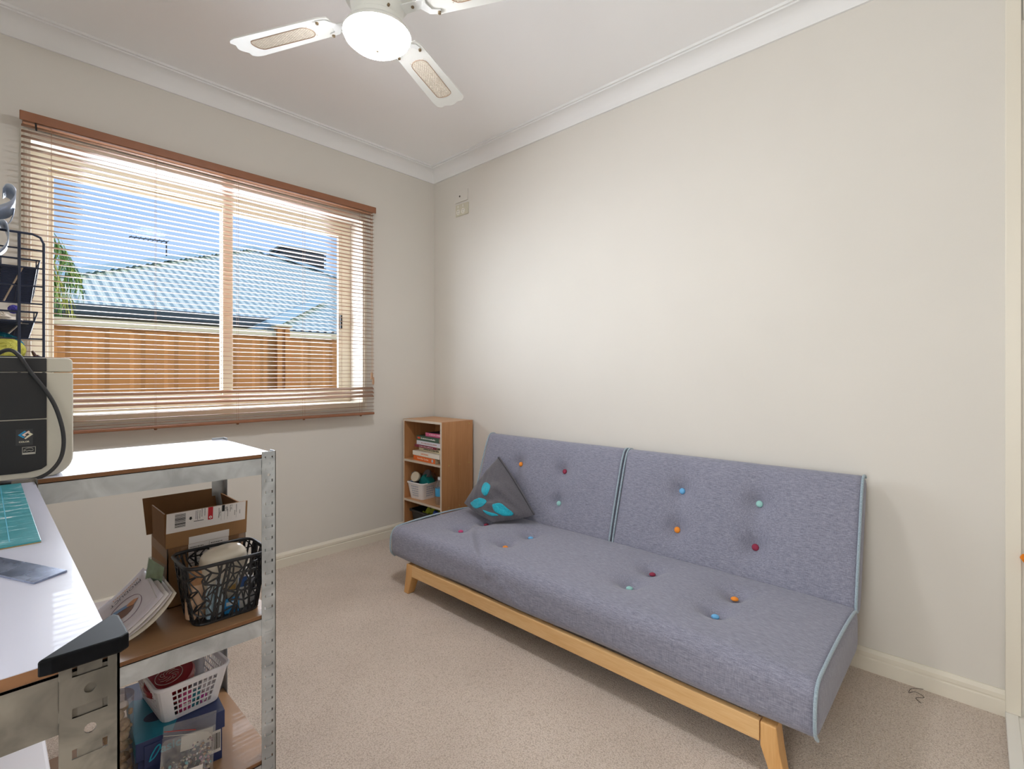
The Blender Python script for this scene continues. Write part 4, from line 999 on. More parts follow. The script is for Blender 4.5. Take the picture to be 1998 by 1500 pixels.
# thick black cable in front
def pf(x, y, Y):   # photo direction at a known depth plane y = Y
    k = Vector((.72901, .68451, 0)) + Vector((.68451, -.72901, 0)) * ((x - 999) / 971) + Vector((0, 0, (730 - y) / 971)); t = (Y - CAM.y) / k.y; return CAM + k * t
cb = [pf(-60, 760, -1.515), pf(-25, 708, -1.52), (pf(0, 688, -1.53)), pf(20, 683, -1.54), pf(38, 695, -1.544), pf(60, 726, -1.545), pf(92, 766, -1.546), pf(112, 803, -1.547), pf(124, 850, -1.547), pf(120, 890, -1.547), pf(100, 918, -1.547), pf(70, 934, -1.548), pf(30, 941, -1.552), pf(-20, 944, -1.555), pf(-80, 943, -1.556)]
cbo = MB().tube([p - Vector((-2.2, -1.54, ZT)) for p in catmull(cb, 6)], .0036, 10).build('power_cable', mat('cable_black', '#2a2a2d', .45), smooth=60); cbo.location = (-2.2, -1.54, ZT)
tag(cbo, 'thick black cable looping down the front of the printer', 'cable')
# ------------------------------------------------------------ wire rack behind the printer
GY = -1.2
wr = thing('wire_rack', 'dark blue wire grid rack with hanging baskets behind the printer', 'rack', (-2.26, GY, ZT))
M_wire = mat('wire_navy', '#20283e', .4, .2)
gx = lambda x: x + 2.26
xr_ = gx(-2.135); xl_ = gx(-2.40); ztop = 1.428 - ZT
fr = [(xl_, 0, .0), (xl_, 0, ztop - .02), (xl_ + .006, 0, ztop - .006), (xl_ + .02, 0, ztop), (xr_ - .02, 0, ztop), (xr_ - .006, 0, ztop - .006), (xr_, 0, ztop - .02), (xr_, 0, 0)]
MB().tube(fr, .0028, 8).build('rack_frame', M_wire, wr, smooth=60)
for x in (-2.178, -2.223, -2.268, -2.312, -2.356): MB().tube([(gx(x), 0, 0), (gx(x), 0, ztop)], .0022 if x != -2.178 else .003, 6).build('upright_wire', M_wire, wr)
for zz in (1.3905, 1.3464, 1.3023, 1.2595, 1.2155, 1.1739, 1.13, 1.08, 1.03, .98, .93): MB().tube([(xl_, .002, zz - ZT), (xr_, .002, zz - ZT)], .0019, 6).build('cross_wire', M_wire, wr)
def wbasket(zf, drop, depth, rise, xr2):
    m = MB(); x0, x1 = xl_ + .01, gx(xr2)
    n = 30
    for k in range(n): t = k / (n - 1); m.tube([(x0, .006 + depth * t, zf - ZT - drop * t), (x1, .006 + depth * t, zf - ZT - drop * t)], .0021, 4)
    for k in range(9):
        x = x0 + (x1 - x0) * k / 8; m.tube([(x, .006, zf - ZT + rise), (x, .006, zf - ZT), (x, .006 + depth, zf - ZT - drop), (x, .006 + depth, zf - ZT - drop + rise)], .0016, 4)
    for k in range(7): t = k / 6; m.tube([(x1, .006 + depth * t, zf - ZT - drop * t), (x1 + .006, .006 + depth * t, zf - ZT - drop * t + rise)], .0016, 4)
    m.tube([(x0, .006, zf - ZT + rise), (x1 + .006, .006, zf - ZT + rise), (x1 + .006, .006 + depth, zf - ZT - drop + rise), (x0, .006 + depth, zf - ZT - drop + rise)], .0024, 6)
    m.build('wire_basket', M_wire, wr)
    MB().tube([(gx(-2.172), .004, zf - ZT), (gx(-2.2), .006 + depth, zf - ZT - drop - .002)], .002, 5).build('basket_stay', mat('stay_wire', '#c9b49c', .4, .5), wr)
wbasket(1.346, .062, .22, .020, -2.148); wbasket(1.217, .03, .22, .022, -2.152); wbasket(1.113, .0, .20, .0, -2.140)
YG = 'yarn on the wire rack'
def yarn(label, c, r, mt, sc=(1, 1, 1), n=60, th=.0022, seed=1):
    y_ = thing('yarn_ball', label, 'yarn', c, 0, YG); rg = random.Random(seed)
    m = MB(); m.ball((0, 0, r * sc[2]), r * .96, 18, 12, sc); m.build('ball_core', mt, y_, smooth=60)
    m = MB()
    for k in range(n):
        ax = Vector((rg.uniform(-1, 1), rg.uniform(-1, 1), rg.uniform(-.6, .6))).normalized(); a = ax.orthogonal().normalized(); b = ax.cross(a); off = rg.uniform(-.5, .5)
        rr_ = r * math.sqrt(1 - off * off) * 1.0
        m.tube([Vector(((ax * off * r + a * rr_ * math.cos(t) + b * rr_ * math.sin(t)).x * sc[0], (ax * off * r + a * rr_ * math.cos(t) + b * rr_ * math.sin(t)).y * sc[1], (ax * off * r + a * rr_ * math.cos(t) + b * rr_ * math.sin(t)).z * sc[2] + r * sc[2])) for t in [2 * PI * j / 16 for j in range(16)]], th, 4, True)
    m.build('yarn_strand', mt, y_)['kind'] = 'stuff'
    return y_
M_yt = mat('yarn_teal', '#1d7d95', .9, noise=.2, nscale=120); M_yy = mat('yarn_yellow', '#d8d46a', .9, noise=.08, nscale=120); M_yc = mat('yarn_cream', '#e0d6c6', .95, noise=.08, nscale=150); M_yp = mat('yarn_violet', '#4a469a', .9)
yarn('teal yarn ball behind the yellow yarn', (-2.222, -1.085, 1.116), .046, M_yt, (1.25, .8, .85), seed=2)
yarn('yellow yarn ball peeping over the printer', (-2.209, -1.155, 1.116), .038, M_yy, (1.15, .55, .8), seed=3)
MB()
cy = thing('crochet_piece', 'cream crocheted yarn piece lying in the wire basket', 'crochet', (-2.245, -1.115, 1.212))
m = MB()
m.grid(lambda u, v: Vector((-.10 + .185 * u, -.055 + .11 * v, .016 + .022 * math.sin(PI * u) ** .6 * math.sin(PI * v) ** .7 + .004 * math.sin(26 * u) * math.sin(22 * v) - .012 * u)), 44, 26); m.build('crochet_cloth', M_yc, cy, smooth=70, solid=.005)
m = MB(); rg = random.Random(4)
for k in range(34):
    c = Vector((rg.uniform(-.09, .035), rg.uniform(-.062, -.035), rg.uniform(.006, .030))); r0 = rg.uniform(.006, .014); a = rg.uniform(0, PI)
    m.tube([c + Vector((r0 * math.cos(t + a), .004 * math.sin(2 * t), r0 * .8 * math.sin(t))) for t in [5.2 * j / 12 for j in range(13)]], .0022, 5)
m.build('yarn_loop', M_yc, cy, smooth=60)['kind'] = 'stuff'
yarn('small violet yarn ball in the cream crochet', (-2.186, -1.165, 1.236), .010, M_yp, n=14, th=.001, seed=6)
# scissors handle
sc_ = thing('scissors', 'brown handled scissors standing behind the printer', 'scissors', (-2.149, -1.17, 1.116))
for dx, hh, tl in ((-.002, .030, 0), (.006, .020, .005)):
    MB().tube(catmull([(dx + .008, 0, -.0), (dx + .003 + tl * .3, 0, hh * .55), (dx - .003, 0, hh)], 5), [.0022 + .0016 * math.sin(PI * k / 10) for k in range(11)], 8).build('handle', mat('handle_brown', '#4f2f24', .4), sc_, smooth=60)
# silver bands hooked over the rack
M_sil = mat('silver_band', '#a9b3c4', .28, .45)
def band(label, pts, wv, ya):
    o_ = Vector(pts[0]); P = catmull([Vector(p) - o_ for p in pts], 8); m = MB()
    vs = []
    for i, p in enumerate(P):
        t = i / (len(P) - 1); wd = wv * (.6 + .4 * math.sin(PI * t)); vs += [p + Vector((0, -wd, wd * ya)), p + Vector((0, wd, -wd * ya))]
    m._add(vs, [(2 * i, 2 * i + 1, 2 * i + 3, 2 * i + 2) for i in range(len(P) - 1)]); o = m.build('silver_band', M_sil, None, smooth=70, solid=.0016); o.location = o_; tag(o, label, 'band'); return o
band('curled silver plastic band above the wire rack', [(-2.240, GY, 1.450), (-2.222, GY, 1.462), (-2.207, GY, 1.469), (-2.194, GY, 1.478), (-2.186, GY, 1.492), (-2.184, GY, 1.507), (-2.190, GY, 1.520), (-2.200, GY, 1.5225), (-2.206, GY, 1.514)], .034, .35)
band('silver plastic band folded under the curled band', [(-2.186, GY + .03, 1.490), (-2.189, GY + .03, 1.470), (-2.196, GY + .03, 1.452), (-2.212, GY + .03, 1.442), (-2.235, GY + .03, 1.436)], .03, -.2)
band('silver plastic band hanging over the rack top wire', [(-2.222, GY - .004, 1.415), (-2.214, GY - .006, 1.434), (-2.204, GY - .006, 1.438), (-2.1985, GY - .006, 1.426), (-2.197, GY - .006, 1.405), (-2.202, GY - .006, 1.385), (-2.214, GY - .006, 1.370)], .026, .25)
# ------------------------------------------------------------ shelving, middle shelf
ZM = .479
cbx = thing('cardboard_box', 'open brown cardboard parcel box with white postage label', 'box', (-1.816, -1.255, ZM))
w2, dF, dR = .0945, -.086, .086; zf = .157; t = .003
m = MB().box(-w2, w2, dF, dF + t, 0, zf).box(-w2, w2, dR - t, dR, 0, zf).box(-w2, -w2 + t, dF, dR, 0, zf).box(w2 - t, w2, dF, dR, 0, zf).box(-w2, w2, dF, dR, 0, t)
m.build('box_body', M_card, cbx)
def flap(p, q, dirv, mt, nm='flap', tt=.003):
    p, q, d = Vector(p), Vector(q), Vector(dirv); n = (q - p).cross(d).normalized() * tt
    o = MB().prism([p, q, q + d, p + d], n).build(nm, mt, cbx); return o
ff = flap((-w2 - .004, dF, zf + .0005), (w2 + .001, dF, zf + .0005), (0, -.010, .092), M_card)
flap((-w2 - .012, dR, zf + .0005), (w2 - .02, dR, zf + .0005), (-.006, .02, .100), M_cardin)
flap((-w2, dR - .03, zf + .0005), (-w2, dF + .004, zf + .0005), (-.002, .004, .088), M_cardin)
flap((w2 - .003, dF + .004, zf + .0005), (w2 - .003, dR - .012, zf + .0005), (-.012, .008, .086), M_cardin)
# postage label along the front flap top
def fl(x, h): return Vector((x, dF - .010 * h / .092 - .0034, zf + h))
FXa = Vector((1, 0, 0)); FYa = Vector((0, -.010, .092)).normalized()
def quad(par, nm, mt, x0, x1, h0, h1, e=.0004):
    a = [fl(x0, h0), fl(x1, h0), fl(x1, h1), fl(x0, h1)]; return MB().prism(a, (0, -e, 0)).build(nm, mt, par)
lab = quad(ff, 'postage_label', M_paper, -w2 - .004, w2 - .004, .040, .092)
def stroke(mb, x0, x1, h0, h1, e=.0007): mb.prism([fl(x0, h0), fl(x1, h0), fl(x1, h1), fl(x0, h1)], (0, -e, 0))
m = MB(); h = .052; rg = random.Random(8)
while h < .089:
    b = rg.choice((.0007, .0012, .002)); stroke(m, -.080, -.056, h, h + b); h += b + rg.choice((.0006, .001, .0014))
for x0, h0, hh in ((-.033, .066, .022), (-.029, .064, .025), (-.024, .066, .023), (-.019, .07, .019), (-.012, .072, .017), (.022, .058, .028), (.044, .058, .02), (.05, .07, .018), (.062, .058, .014), (.066, .066, .02), (.075, .06, .01)):
    k = h0
    while k < h0 + hh: b = rg.uniform(.0012, .003); stroke(m, x0, x0 + .0013, k, k + b); k += b + .0009
m.build('label_print', M_ink, ff)['kind'] = 'stuff'
m = MB(); stroke(m, .030, .037, .074, .0915); m.build('label_block', M_ink, ff)
m = MB(); stroke(m, -.037, -.014, .060, .0615); m.build('label_rule', M_ink, ff)
for x in (.0285, .0365, .044, .0665): 
    m = MB(); stroke(m, x, x + .0004, .05, .09); m.build('label_rule', mat('rule_grey', '#9a9896', .7), ff)
quad(ff, 'postal_block', mat('postal_red', '#c4202f', .5), -.004, .008, .058, .092, .0008)
for k, (r_, mt) in enumerate(((.0036, M_paper), (.0016, mat('postal_red', '#c4202f', .5)))):
    c0 = fl(.0022, .0645); MB().lathe([(r_, 0), (r_, .0003)], 14, c0 + Vector((0, -.0009 - .0003 * k, 0)), Matrix.Rotation(R(90), 3, 'X')).build('postal_mark', mt, ff)
MB().prism([fl(-.049, .0705), fl(-.0445, .066), fl(-.040, .0705), fl(-.042, .0705), fl(-.042, .075), fl(-.047, .075), fl(-.047, .0705)], (0, -.0007, 0)).build('label_arrow', M_ink, ff)
def vtext(s_, size, x, h, par): text(s_, size, frame(fl(x, h) + Vector((0, -.0008, 0)), -FYa, FXa), M_ink, par, 'label_lettering', .0001)
vtext('-EP1', .0085, .041, .080, ff); vtext('77 VIC', .0055, .0535, .082, ff); vtext('9.9kg 1/1', .004, .0255, .070, ff)
# document label on the front
dl = MB().box(-.047, .050, dF - .0006, dF, .075, .1565).build('document_label', M_paper, cbx); MB().prism([fl(-.047, .001), fl(.05, .001), fl(.05, .020), fl(-.047, .020)], (0, -.0004, 0)).build('document_label', M_paper, ff)
m = MB(); yy = dF - .0009
for zz in (.077, .093, .098, .113, .131): m.box(-.046, .049, yy, dF - .0005, zz, zz + .0005)
m.box(.002, .0024, yy, dF - .0005, .093, .155)
for x0, zz, n in ((-.044, .146, 9), (-.044, .137, 10), (-.044, .120, 9), (-.044, .104, 7), (-.010 - .01, .104, 5), (-.044, .086, 6), (-.02, .086, 5), (-.044, .069, 14), (.006, .147, 7), (.006, .138, 8), (.006, .120, 6), (.006, .105, 7)):
    x = x0
    for k in range(n): b = rg.uniform(.0015, .0038); m.box(x, x + b, yy, dF - .0005, zz, zz + .0022); x += b + .0011
m.build('document_print', mat('print_grey', '#55524e', .7), dl)
MB().box(-w2 - .0004, w2 + .0004, dF - .0003, dR + .0003, zf - .030, zf - .0).build('packing_tape', clear('tape_clear', '#f3ead8', .14, .12, .04), cbx)

# black lattice basket
bb = thing('storage_basket', 'black plastic basket with an irregular cut-out lattice on the shelving', 'basket', (-1.815, -1.447, ZM))
M_bk = mat('basket_black', '#1c1d21', .42)
w0, d0, w1, d1, hb = .148, .122, .186, .152, .148
def per(s, t, off=0):
    w_, d_ = w0 + (w1 - w0) * t + off, d0 + (d1 - d0) * t + off; r_ = .028
    P_ = rrect(w_, d_, r_, 5); n = len(P_); L = [0]
    for i in range(n): L.append(L[-1] + (Vector(P_[(i + 1) % n] + (0,)) - Vector(P_[i] + (0,))).length)
    q = (s % 1) * L[-1]
    for i in range(n):
        if q <= L[i + 1]: k = (q - L[i]) / (L[i + 1] - L[i]); a, b = P_[i], P_[(i + 1) % n]; return Vector((a[0] + (b[0] - a[0]) * k, a[1] + (b[1] - a[1]) * k, .006 + (hb - .010) * t))
rg = random.Random(21); m = MB(); NX, NZ = 34, 8; node = {}
for i in range(NX):
    for j in range(NZ + 1): node[i, j] = ((i + (rg.uniform(-.42, .42)) + (.5 if j % 2 else 0)) / NX, min(1, max(0, (j + (rg.uniform(-.4, .4) if 0 < j < NZ else 0)) / NZ)))
def bar(a, b, r_):
    s0, t0 = a; s1, t1 = b
    if s1 - s0 > .5: s1 -= 1
    if s0 - s1 > .5: s1 += 1
    m.tube([per(s0 + (s1 - s0) * k / 2, t0 + (t1 - t0) * k / 2) for k in range(3)], r_, 4)
for i in range(NX):
    for j in range(NZ + 1):
        i2 = (i + 1) % NX; r_ = rg.uniform(.0017, .0027)
        if rg.random() < .66: bar(node[i, j], node[i2, j], r_)
        if j < NZ:
            bar(node[i, j], node[i, j + 1], r_)
            if rg.random() < .33: bar(node[i, j], node[(i + (1 if j % 2 else -1)) % NX, j + 1], r_ * .8)
for k in range(26):   # long crossing struts
    s0 = rg.random(); bar((s0, 0), ((s0 + rg.uniform(-.05, .05)) % 1, 1), .003)
m.build('lattice_wall', M_bk, bb, smooth=40)['kind'] = 'stuff'
MB().prism([(x, y, 0) for x, y in rrect(w0 + .002, d0 + .002, .028, 5)], (0, 0, .006)).build('basket_base', M_bk, bb, bevel=.002)
MB().tube([(x, y, hb) for x, y in rrect(w1 + .004, d1 + .004, .03, 6)], .0042, 8, True).build('basket_rim', M_bk, bb, smooth=60)
BG2 = 'toiletries in the black basket'
oc = thing('oval_case', 'glossy cream oval case sticking out of the black basket', 'case', (-1.812, -1.452, ZM + .095), R(4), BG2)
def oval(w_, h_, d_, z0): return [(w_ * math.copysign(abs(math.cos(2 * PI * k / 40)) ** .75, math.cos(2 * PI * k / 40)), d_ * math.copysign(abs(math.sin(2 * PI * k / 40)) ** .75, math.sin(2 * PI * k / 40)), z0) for k in range(40)]
m = MB(); rings = [(1, .0), (1.0, .03), (.985, .045), (.93, .058), (.82, .066), (.6, .070), (.01, .071)]; vs = []
for s_, zz in rings: vs += oval(.055 * s_, 0, .036 * s_, zz)
m._add(vs, [(j * 40 + i, j * 40 + (i + 1) % 40, (j + 1) * 40 + (i + 1) % 40, (j + 1) * 40 + i) for j in range(len(rings) - 1) for i in range(40)]); oc.rotation_euler = (R(14), R(-5), R(4))
m.build('case_lid', mat('case_cream', '#dcd3c2', .22, coat=.4), oc, smooth=70)
m = MB(); vs = []
for s_, zz in ((.9, -.02), (.99, -.012), (.99, -.001)): vs += oval(.055 * s_, 0, .036 * s_, zz)
m._add(vs, [(j * 40 + i, j * 40 + (i + 1) % 40, (j + 1) * 40 + (i + 1) % 40, (j + 1) * 40 + i) for j in range(2) for i in range(40)] + [tuple(range(40))[::-1]]); m.build('case_base', mat('case_cream2', '#d2c8b5', .3), oc, smooth=60)
jb = thing('lidded_jar', 'jar with tan lid in the black basket', 'jar', (-1.874, -1.452, ZM + .006), 0, BG2)
MB().lathe([(.0001, 0), (.022, .001), (.023, .01), (.023, .085)], 24).build('jar_body', mat('jar_peach', '#d9b596', .4), jb, smooth=40)
MB().lathe([(.0235, .085), (.0238, .086), (.0238, .116), (.022, .119), (.0001, .120)], 24).build('lid', mat('jar_lid_tan', '#b98860', .5), jb, smooth=40)
for i, (x, y, h, r_, col, capc) in enumerate(((-1.852, -1.487, .082, .010, '#a9c3d2', '#dfe6ea'), (-1.834, -1.489, .092, .010, '#c3d6df', '#dfe6ea'))):
    tb_ = thing('small_bottle', 'pale blue bottle' + (' with a taller cap' if i else '') + ' in the front of the black basket', 'bottle', (x, y, ZM + .006), 0, BG2)
    MB().lathe([(.0001, 0), (r_, .001), (r_, h * .75), (r_ * .6, h * .85)], 16).build('bottle_body', mat('bottle_' + col[1:], col, .35), tb_, smooth=50)
    MB().lathe([(r_ * .62, h * .84), (r_ * .62, h), (.0001, h)], 12).build('bottle_cap', mat('cap_' + capc[1:], capc, .4), tb_, smooth=40)
for i, (lab_, x, y, s3, col) in enumerate((('bright blue packet in the black basket', -1.805, -1.492, (.034, .008, .036), '#2b8fd0'), ('white carton in the black basket', -1.776, -1.478, (.024, .02, .10), '#dcd8d2'), ('cream tube carton in the middle of black basket', -1.80, -1.470, (.022, .014, .085), '#d8cfc0'), ('grey printed packet at the end of black basket', -1.752, -1.470, (.012, .03, .07), '#a8a7ab'))):
    pk = thing('packet', lab_, 'packet', (x, y, ZM + .006), R(rg.uniform(-6, 6)), BG2)
    MB().cb((0, 0, s3[2] / 2), s3).build('packet_body', mat('packet_' + col[1:], col, .4), pk, bevel=.0015)
    MB().box(-s3[0] * .4, s3[0] * .4, -s3[1] / 2 - .0005, -s3[1] / 2, s3[2] * .55, s3[2] * .8).build('packet_print', mat('packet_print' + str(i), ('#e6eef4', '#3c5f9a', '#b9924f', '#2d2d33')[i], .5), pk)

# leaflets leaning on the box and basket
LG = 'leaflets leaning on the shelving'
def leaflet(name, label, off, mt, th=.0015, sag=.006, grow=0):
    off = Vector(off); o_ = Vector((-2.065, -1.37, ZM)) + off
    a, b, tf, tb = [Vector(p) + off - o_ for p in ((-2.062, -1.475, ZM + .002), (-2.068, -1.27, ZM + .002), (-1.9485 + grow, -1.487, .573 + grow), (-1.950 + grow, -1.285, .583 + grow))]
    nrm = (b - a).cross(tf - a).normalized()
    if nrm.z < 0: nrm = -nrm
    def fn(u, v, e=0): return (1 - u) * ((1 - v) * a + v * tf) + u * ((1 - v) * b + v * tb) + nrm * (e - sag * 4 * v * (1 - v))
    l_ = thing(name, label, 'booklet', o_, 0, LG)
    MB().grid(lambda u, v: fn(u, v), 6, 14).build('cover', mt, l_, smooth=70, solid=th)
    return l_, fn, nrm
l1, f1, n1 = leaflet('product_leaflet', 'white product leaflet with a round picture leaning on the box', (0, 0, 0), mat('leaflet_white', '#dcd6de', .35))
def on1(u, v, e=.0022): return f1(u, v, e)
def dec(nm, mt, pts, e): return MB().prism([on1(u, v, e) for u, v in pts], n1 * .0003).build(nm, mt, l1)
ring = lambda ru, rv, cu_, cv_, n: [(cu_ + ru * math.cos(2 * PI * k / n), cv_ + rv * math.sin(2 * PI * k / n)) for k in range(n)]
MB().tube([on1(u, v) for u, v in ring(.24, .26, .44, .50, 28)], .0006, 4, True).build('picture_ring', mat('ring_mauve', '#8a6f86', .6), l1)
dec('picture', mat('pic_brown', '#7a4f3c', .5), ring(.10, .15, .42, .48, 14), .0022)
dec('picture', mat('pic_blue', '#6f93c2', .5), [(.60, .36), (.55, .30), (.42, .62), (.46, .68)], .0027)
dec('picture', mat('pic_tan', '#c98a5c', .5), [(.52, .52), (.50, .66), (.44, .72), (.40, .62), (.46, .54)], .0031)
ua = (on1(.2, .64) - on1(.8, .64)).normalized(); va = (on1(.8, .5) - on1(.8, .78)).normalized()
text('PRODUCT', .0175, frame(on1(.78, .62, .0045), va, ua), mat('print_plum', '#3f384c', .6), l1, 'leaflet_lettering', .0001)
m = MB()
for k in range(14): v = .86 - k * .032; m.prism([on1(.88, v, .003), on1(.865, v, .003), on1(.865, v - .02, .003), on1(.88, v - .02, .003)], n1 * .0003)
m.build('leaflet_print', mat('print_orange', '#c98b4a', .6), l1)
MB().tube([on1(.78 - .72 * k / 6, .97 - .06 * k / 6, .0024) for k in range(7)], .0007, 4).build('crease', M_paper, l1)
for k, (lab_, da, mt) in enumerate((('cream booklet just under the product leaflet', (.010, -.003, 0), M_paper), ('thin grey booklet third in the leaning pile', (.019, .002, 0), mat('leaflet_grey', '#cfc9cb', .45)), ('pale folded booklet lowest in the leaning pile', (.027, -.004, 0), mat('leaflet_cream', '#d5ccbc', .5)))):
    leaflet('booklet', lab_, da, mt, .0022, .008 + .004 * k, -.001 * k)
cdc = thing('disc_case', 'clear disc case with green picture behind the leaflets', 'case', (-1.952, -1.352, ZM), 0, LG)
cdc.rotation_euler = (R(0), R(14), R(-70))
MB().box(-.032, .032, -.004, .004, .0, .148).build('case_shell', M_clear, cdc, bevel=.001)
MB().box(-.030, .030, -.003, -.002, .002, .146).build('picture_insert', mat('insert_green', '#7f9a76', .5, noise=.3, nscale=40), cdc)

# ------------------------------------------------------------ shelving, bottom shelf
ZL = .112
sbx = thing('shoe_box', 'navy blue shoe box with teal lid corner on the lowest shelf', 'box', (-1.894, -1.325, ZL), R(-5))
M_nv = mat('box_navy', '#1d2f63', .42, coat=.15); M_tl = mat('box_teal', '#137f9c', .45)
MB().box(-.086, .086, -.138, .138, 0, .088).build('box_body', M_nv, sbx, bevel=.001)
ld = MB().box(-.091, .091, -.143, .143, .080, .123).build('box_lid', M_nv, sbx, bevel=.001)
MB().prism([(-.0912, -.1432, .1232), (-.02, -.1432, .1232), (.01, -.06, .1232), (-.01, .02, .1232), (-.0912, .06, .1232)], (0, 0, .0004)).build('lid_print', M_tl, ld)
MB().prism([(-.0914, -.1432, .080), (-.0914, .06, .080), (-.0914, .06, .1232), (-.0914, -.1432, .1232)], (.0003, 0, 0)).build('lid_print', M_tl, ld)
MB().prism([(-.040 + .028 * math.cos(t_), -.055 + .022 * math.sin(t_), .1236) for t_ in [2 * PI * k / 24 for k in range(24)]], (0, 0, .0003)).build('lid_print', mat('print_navy', '#16224a', .5), ld)
MB().box(-.0915, -.086, -.1445, -.1425, .030, .1215).build('lid_flap', M_nv, ld) if False else None
tabp = MB().box(-.075, -.010, -.1455, -.1432, .060, .112).build('lid_tab', M_nv, ld, bevel=.001)
# swirl mark and lettering
pts = catmull([(-.066, -.1462, .074), (-.056, -.1462, .079), (-.045, -.1462, .096), (-.046, -.1462, .104), (-.053, -.1462, .100), (-.062, -.1462, .084), (-.064, -.1462, .075)], 6)
MB().tube(pts, .0018, 5).build('swirl_mark', mat('mark_cyan', '#1fa2c4', .5), tabp)
text('asics', .028, frame((-.018, -.1462, .092), (1, 0, 0), (0, 0, 1)), mat('mark_cyan', '#1fa2c4', .5), tabp, 'box_lettering', .0002, .0006)
lb = MB().box(.045, .083, -.1388, -.138, .022, .076).build('size_label', M_paper, sbx)
m = MB(); x = .062
while x < .080: b = rg.choice((.0006, .001, .0016)); m.box(x, x + b, -.1393, -.1386, .030, .070); x += b + .0009
m.build('barcode', M_ink, lb)
MB().box(.046, .058, -.1393, -.1386, .030, .076).build('label_block', M_nv, lb)
# white lattice basket on the shoe box
wb2 = thing('storage_basket', 'white lattice basket of craft supplies on the shoe box', 'basket', (-1.880, -1.335, ZL + .1245), R(4))
basket(wb2, .128, .18, .162, .222, .092, mat('basket_bright_white', '#e8e6ea', .4), 9, 12, 5, .78, .022, (.10, .88), .010, .04)
CG = 'craft supplies in the white basket'
zb = ZL + .1245 + .004
tubr = thing('lidded_tub', 'dark red round tub with white printed lid in the white basket', 'tub', (-1.900, -1.345, zb + .030), R(0), CG); tubr.rotation_euler = (R(10), R(-12), 0)
M_red = mat('tub_red', '#8e1424', .25, coat=.4)
MB().lathe([(.0001, 0), (.046, .001), (.052, .03)], 36).build('tub_body', M_red, tubr, smooth=40)
MB().lathe([(.054, .028), (.0565, .030), (.0565, .040), (.053, .044), (.0001, .044)], 36).build('lid', M_red, tubr, smooth=40)
M_pr = mat('print_white', '#d9cfc4', .5)
MB().tube([(.030 * math.cos(t_), .030 * math.sin(t_), .0445) for t_ in [2 * PI * k / 40 for k in range(40)]], .0007, 4, True).build('lid_print', M_pr, tubr)
m = MB()
for k in range(9): a = 2 * PI * k / 9; m.tube([(.012 * math.cos(a + q) + .010 * math.cos(a), .008 * math.sin(a + q) + .012 * math.sin(a), .0445) for q in (0, .8, 1.6, 2.4)], .0005, 4)
m.build('lid_print', M_pr, tubr)
for i, (lab_, x, y, s3, col) in enumerate((('green felt packet in the white basket', -.052, -.070, (.02, .008, .045), '#4f8a3a'), ('pink card packet in the white basket', -.012, -.072, (.026, .006, .05), '#d0508a'), ('teal card packet in the white basket', .012, -.070, (.02, .006, .04), '#3a93a5'), ('white card stack in the white basket', .042, -.066, (.03, .01, .055), '#dcd6da'), ('black striped packet in the white basket', -.040, -.074, (.016, .005, .03), '#1d1d22'), ('magenta card in the white basket', .028, -.074, (.014, .004, .028), '#c23fa0'), ('red felt packet in the white basket', -.03, -.066, (.018, .006, .028), '#b02a2a'))):
    pk = thing('packet', lab_, 'packet', Vector((-1.880, -1.342, zb)) + Matrix.Rotation(R(4), 3, 'Z') @ Vector((x, y, 0)), R(4), CG)
    MB().cb((0, 0, s3[2] / 2), s3).build('packet_body', mat('craft_' + col[1:], col, .5), pk, bevel=.001)
    MB().box(-s3[0] * .35, s3[0] * .35, -s3[1] / 2 - .0004, -s3[1] / 2, s3[2] * .2, s3[2] * .4).build('packet_print', M_paper if i % 2 else M_ink, pk)
wd = thing('plastic_tub', 'clear oval tub at the back of the white basket', 'tub', (-1.838, -1.298, zb), R(30), CG)
MB().lathe([(.0001, 0), (.022, .001), (.024, .075), (.0255, .077), (.0255, .082)], 24).build('tub_body', clear('tub_frost', '#eef0f4', .12, .2, .3, '#dfe2ea'), wd, smooth=40)
# clear tube of wooden beads
TB = Vector((-2.0225, -1.392, ZL))
tbx = thing('bead_tube', 'tall clear plastic tube of wooden beads beside the shoe box', 'container', TB)
TR, THt = .034, .216
MB().lathe([(TR, .0), (TR, THt)], 28, cap=False).build('tube_wall', clear('tube_plastic', '#f2f3f5', .08, .08, .03), tbx, smooth=50)
MB().lathe([(.0001, THt), (TR + .0006, THt), (TR + .0006, THt - .014), (TR, THt - .014)][::-1], 28, cap=False).build('tube_lid', clear('lid_plastic', '#f4f4fa', .3, .06, .25, '#e8e8f2'), tbx, smooth=40)
MB().lathe([(.0001, .0005), (TR, .0005), (TR, .003)], 28, cap=False).build('tube_base', M_clear, tbx, smooth=40)
M_bd = [wood('bead_wood' + str(k), a, b, 'Z', 30) for k, (a, b) in enumerate((('#c9a884', '#dcc3a2'), ('#b9936c', '#cdae88')))]
rg = random.Random(12); placed = []; zz = .004
round_me = {}; beadn = 0
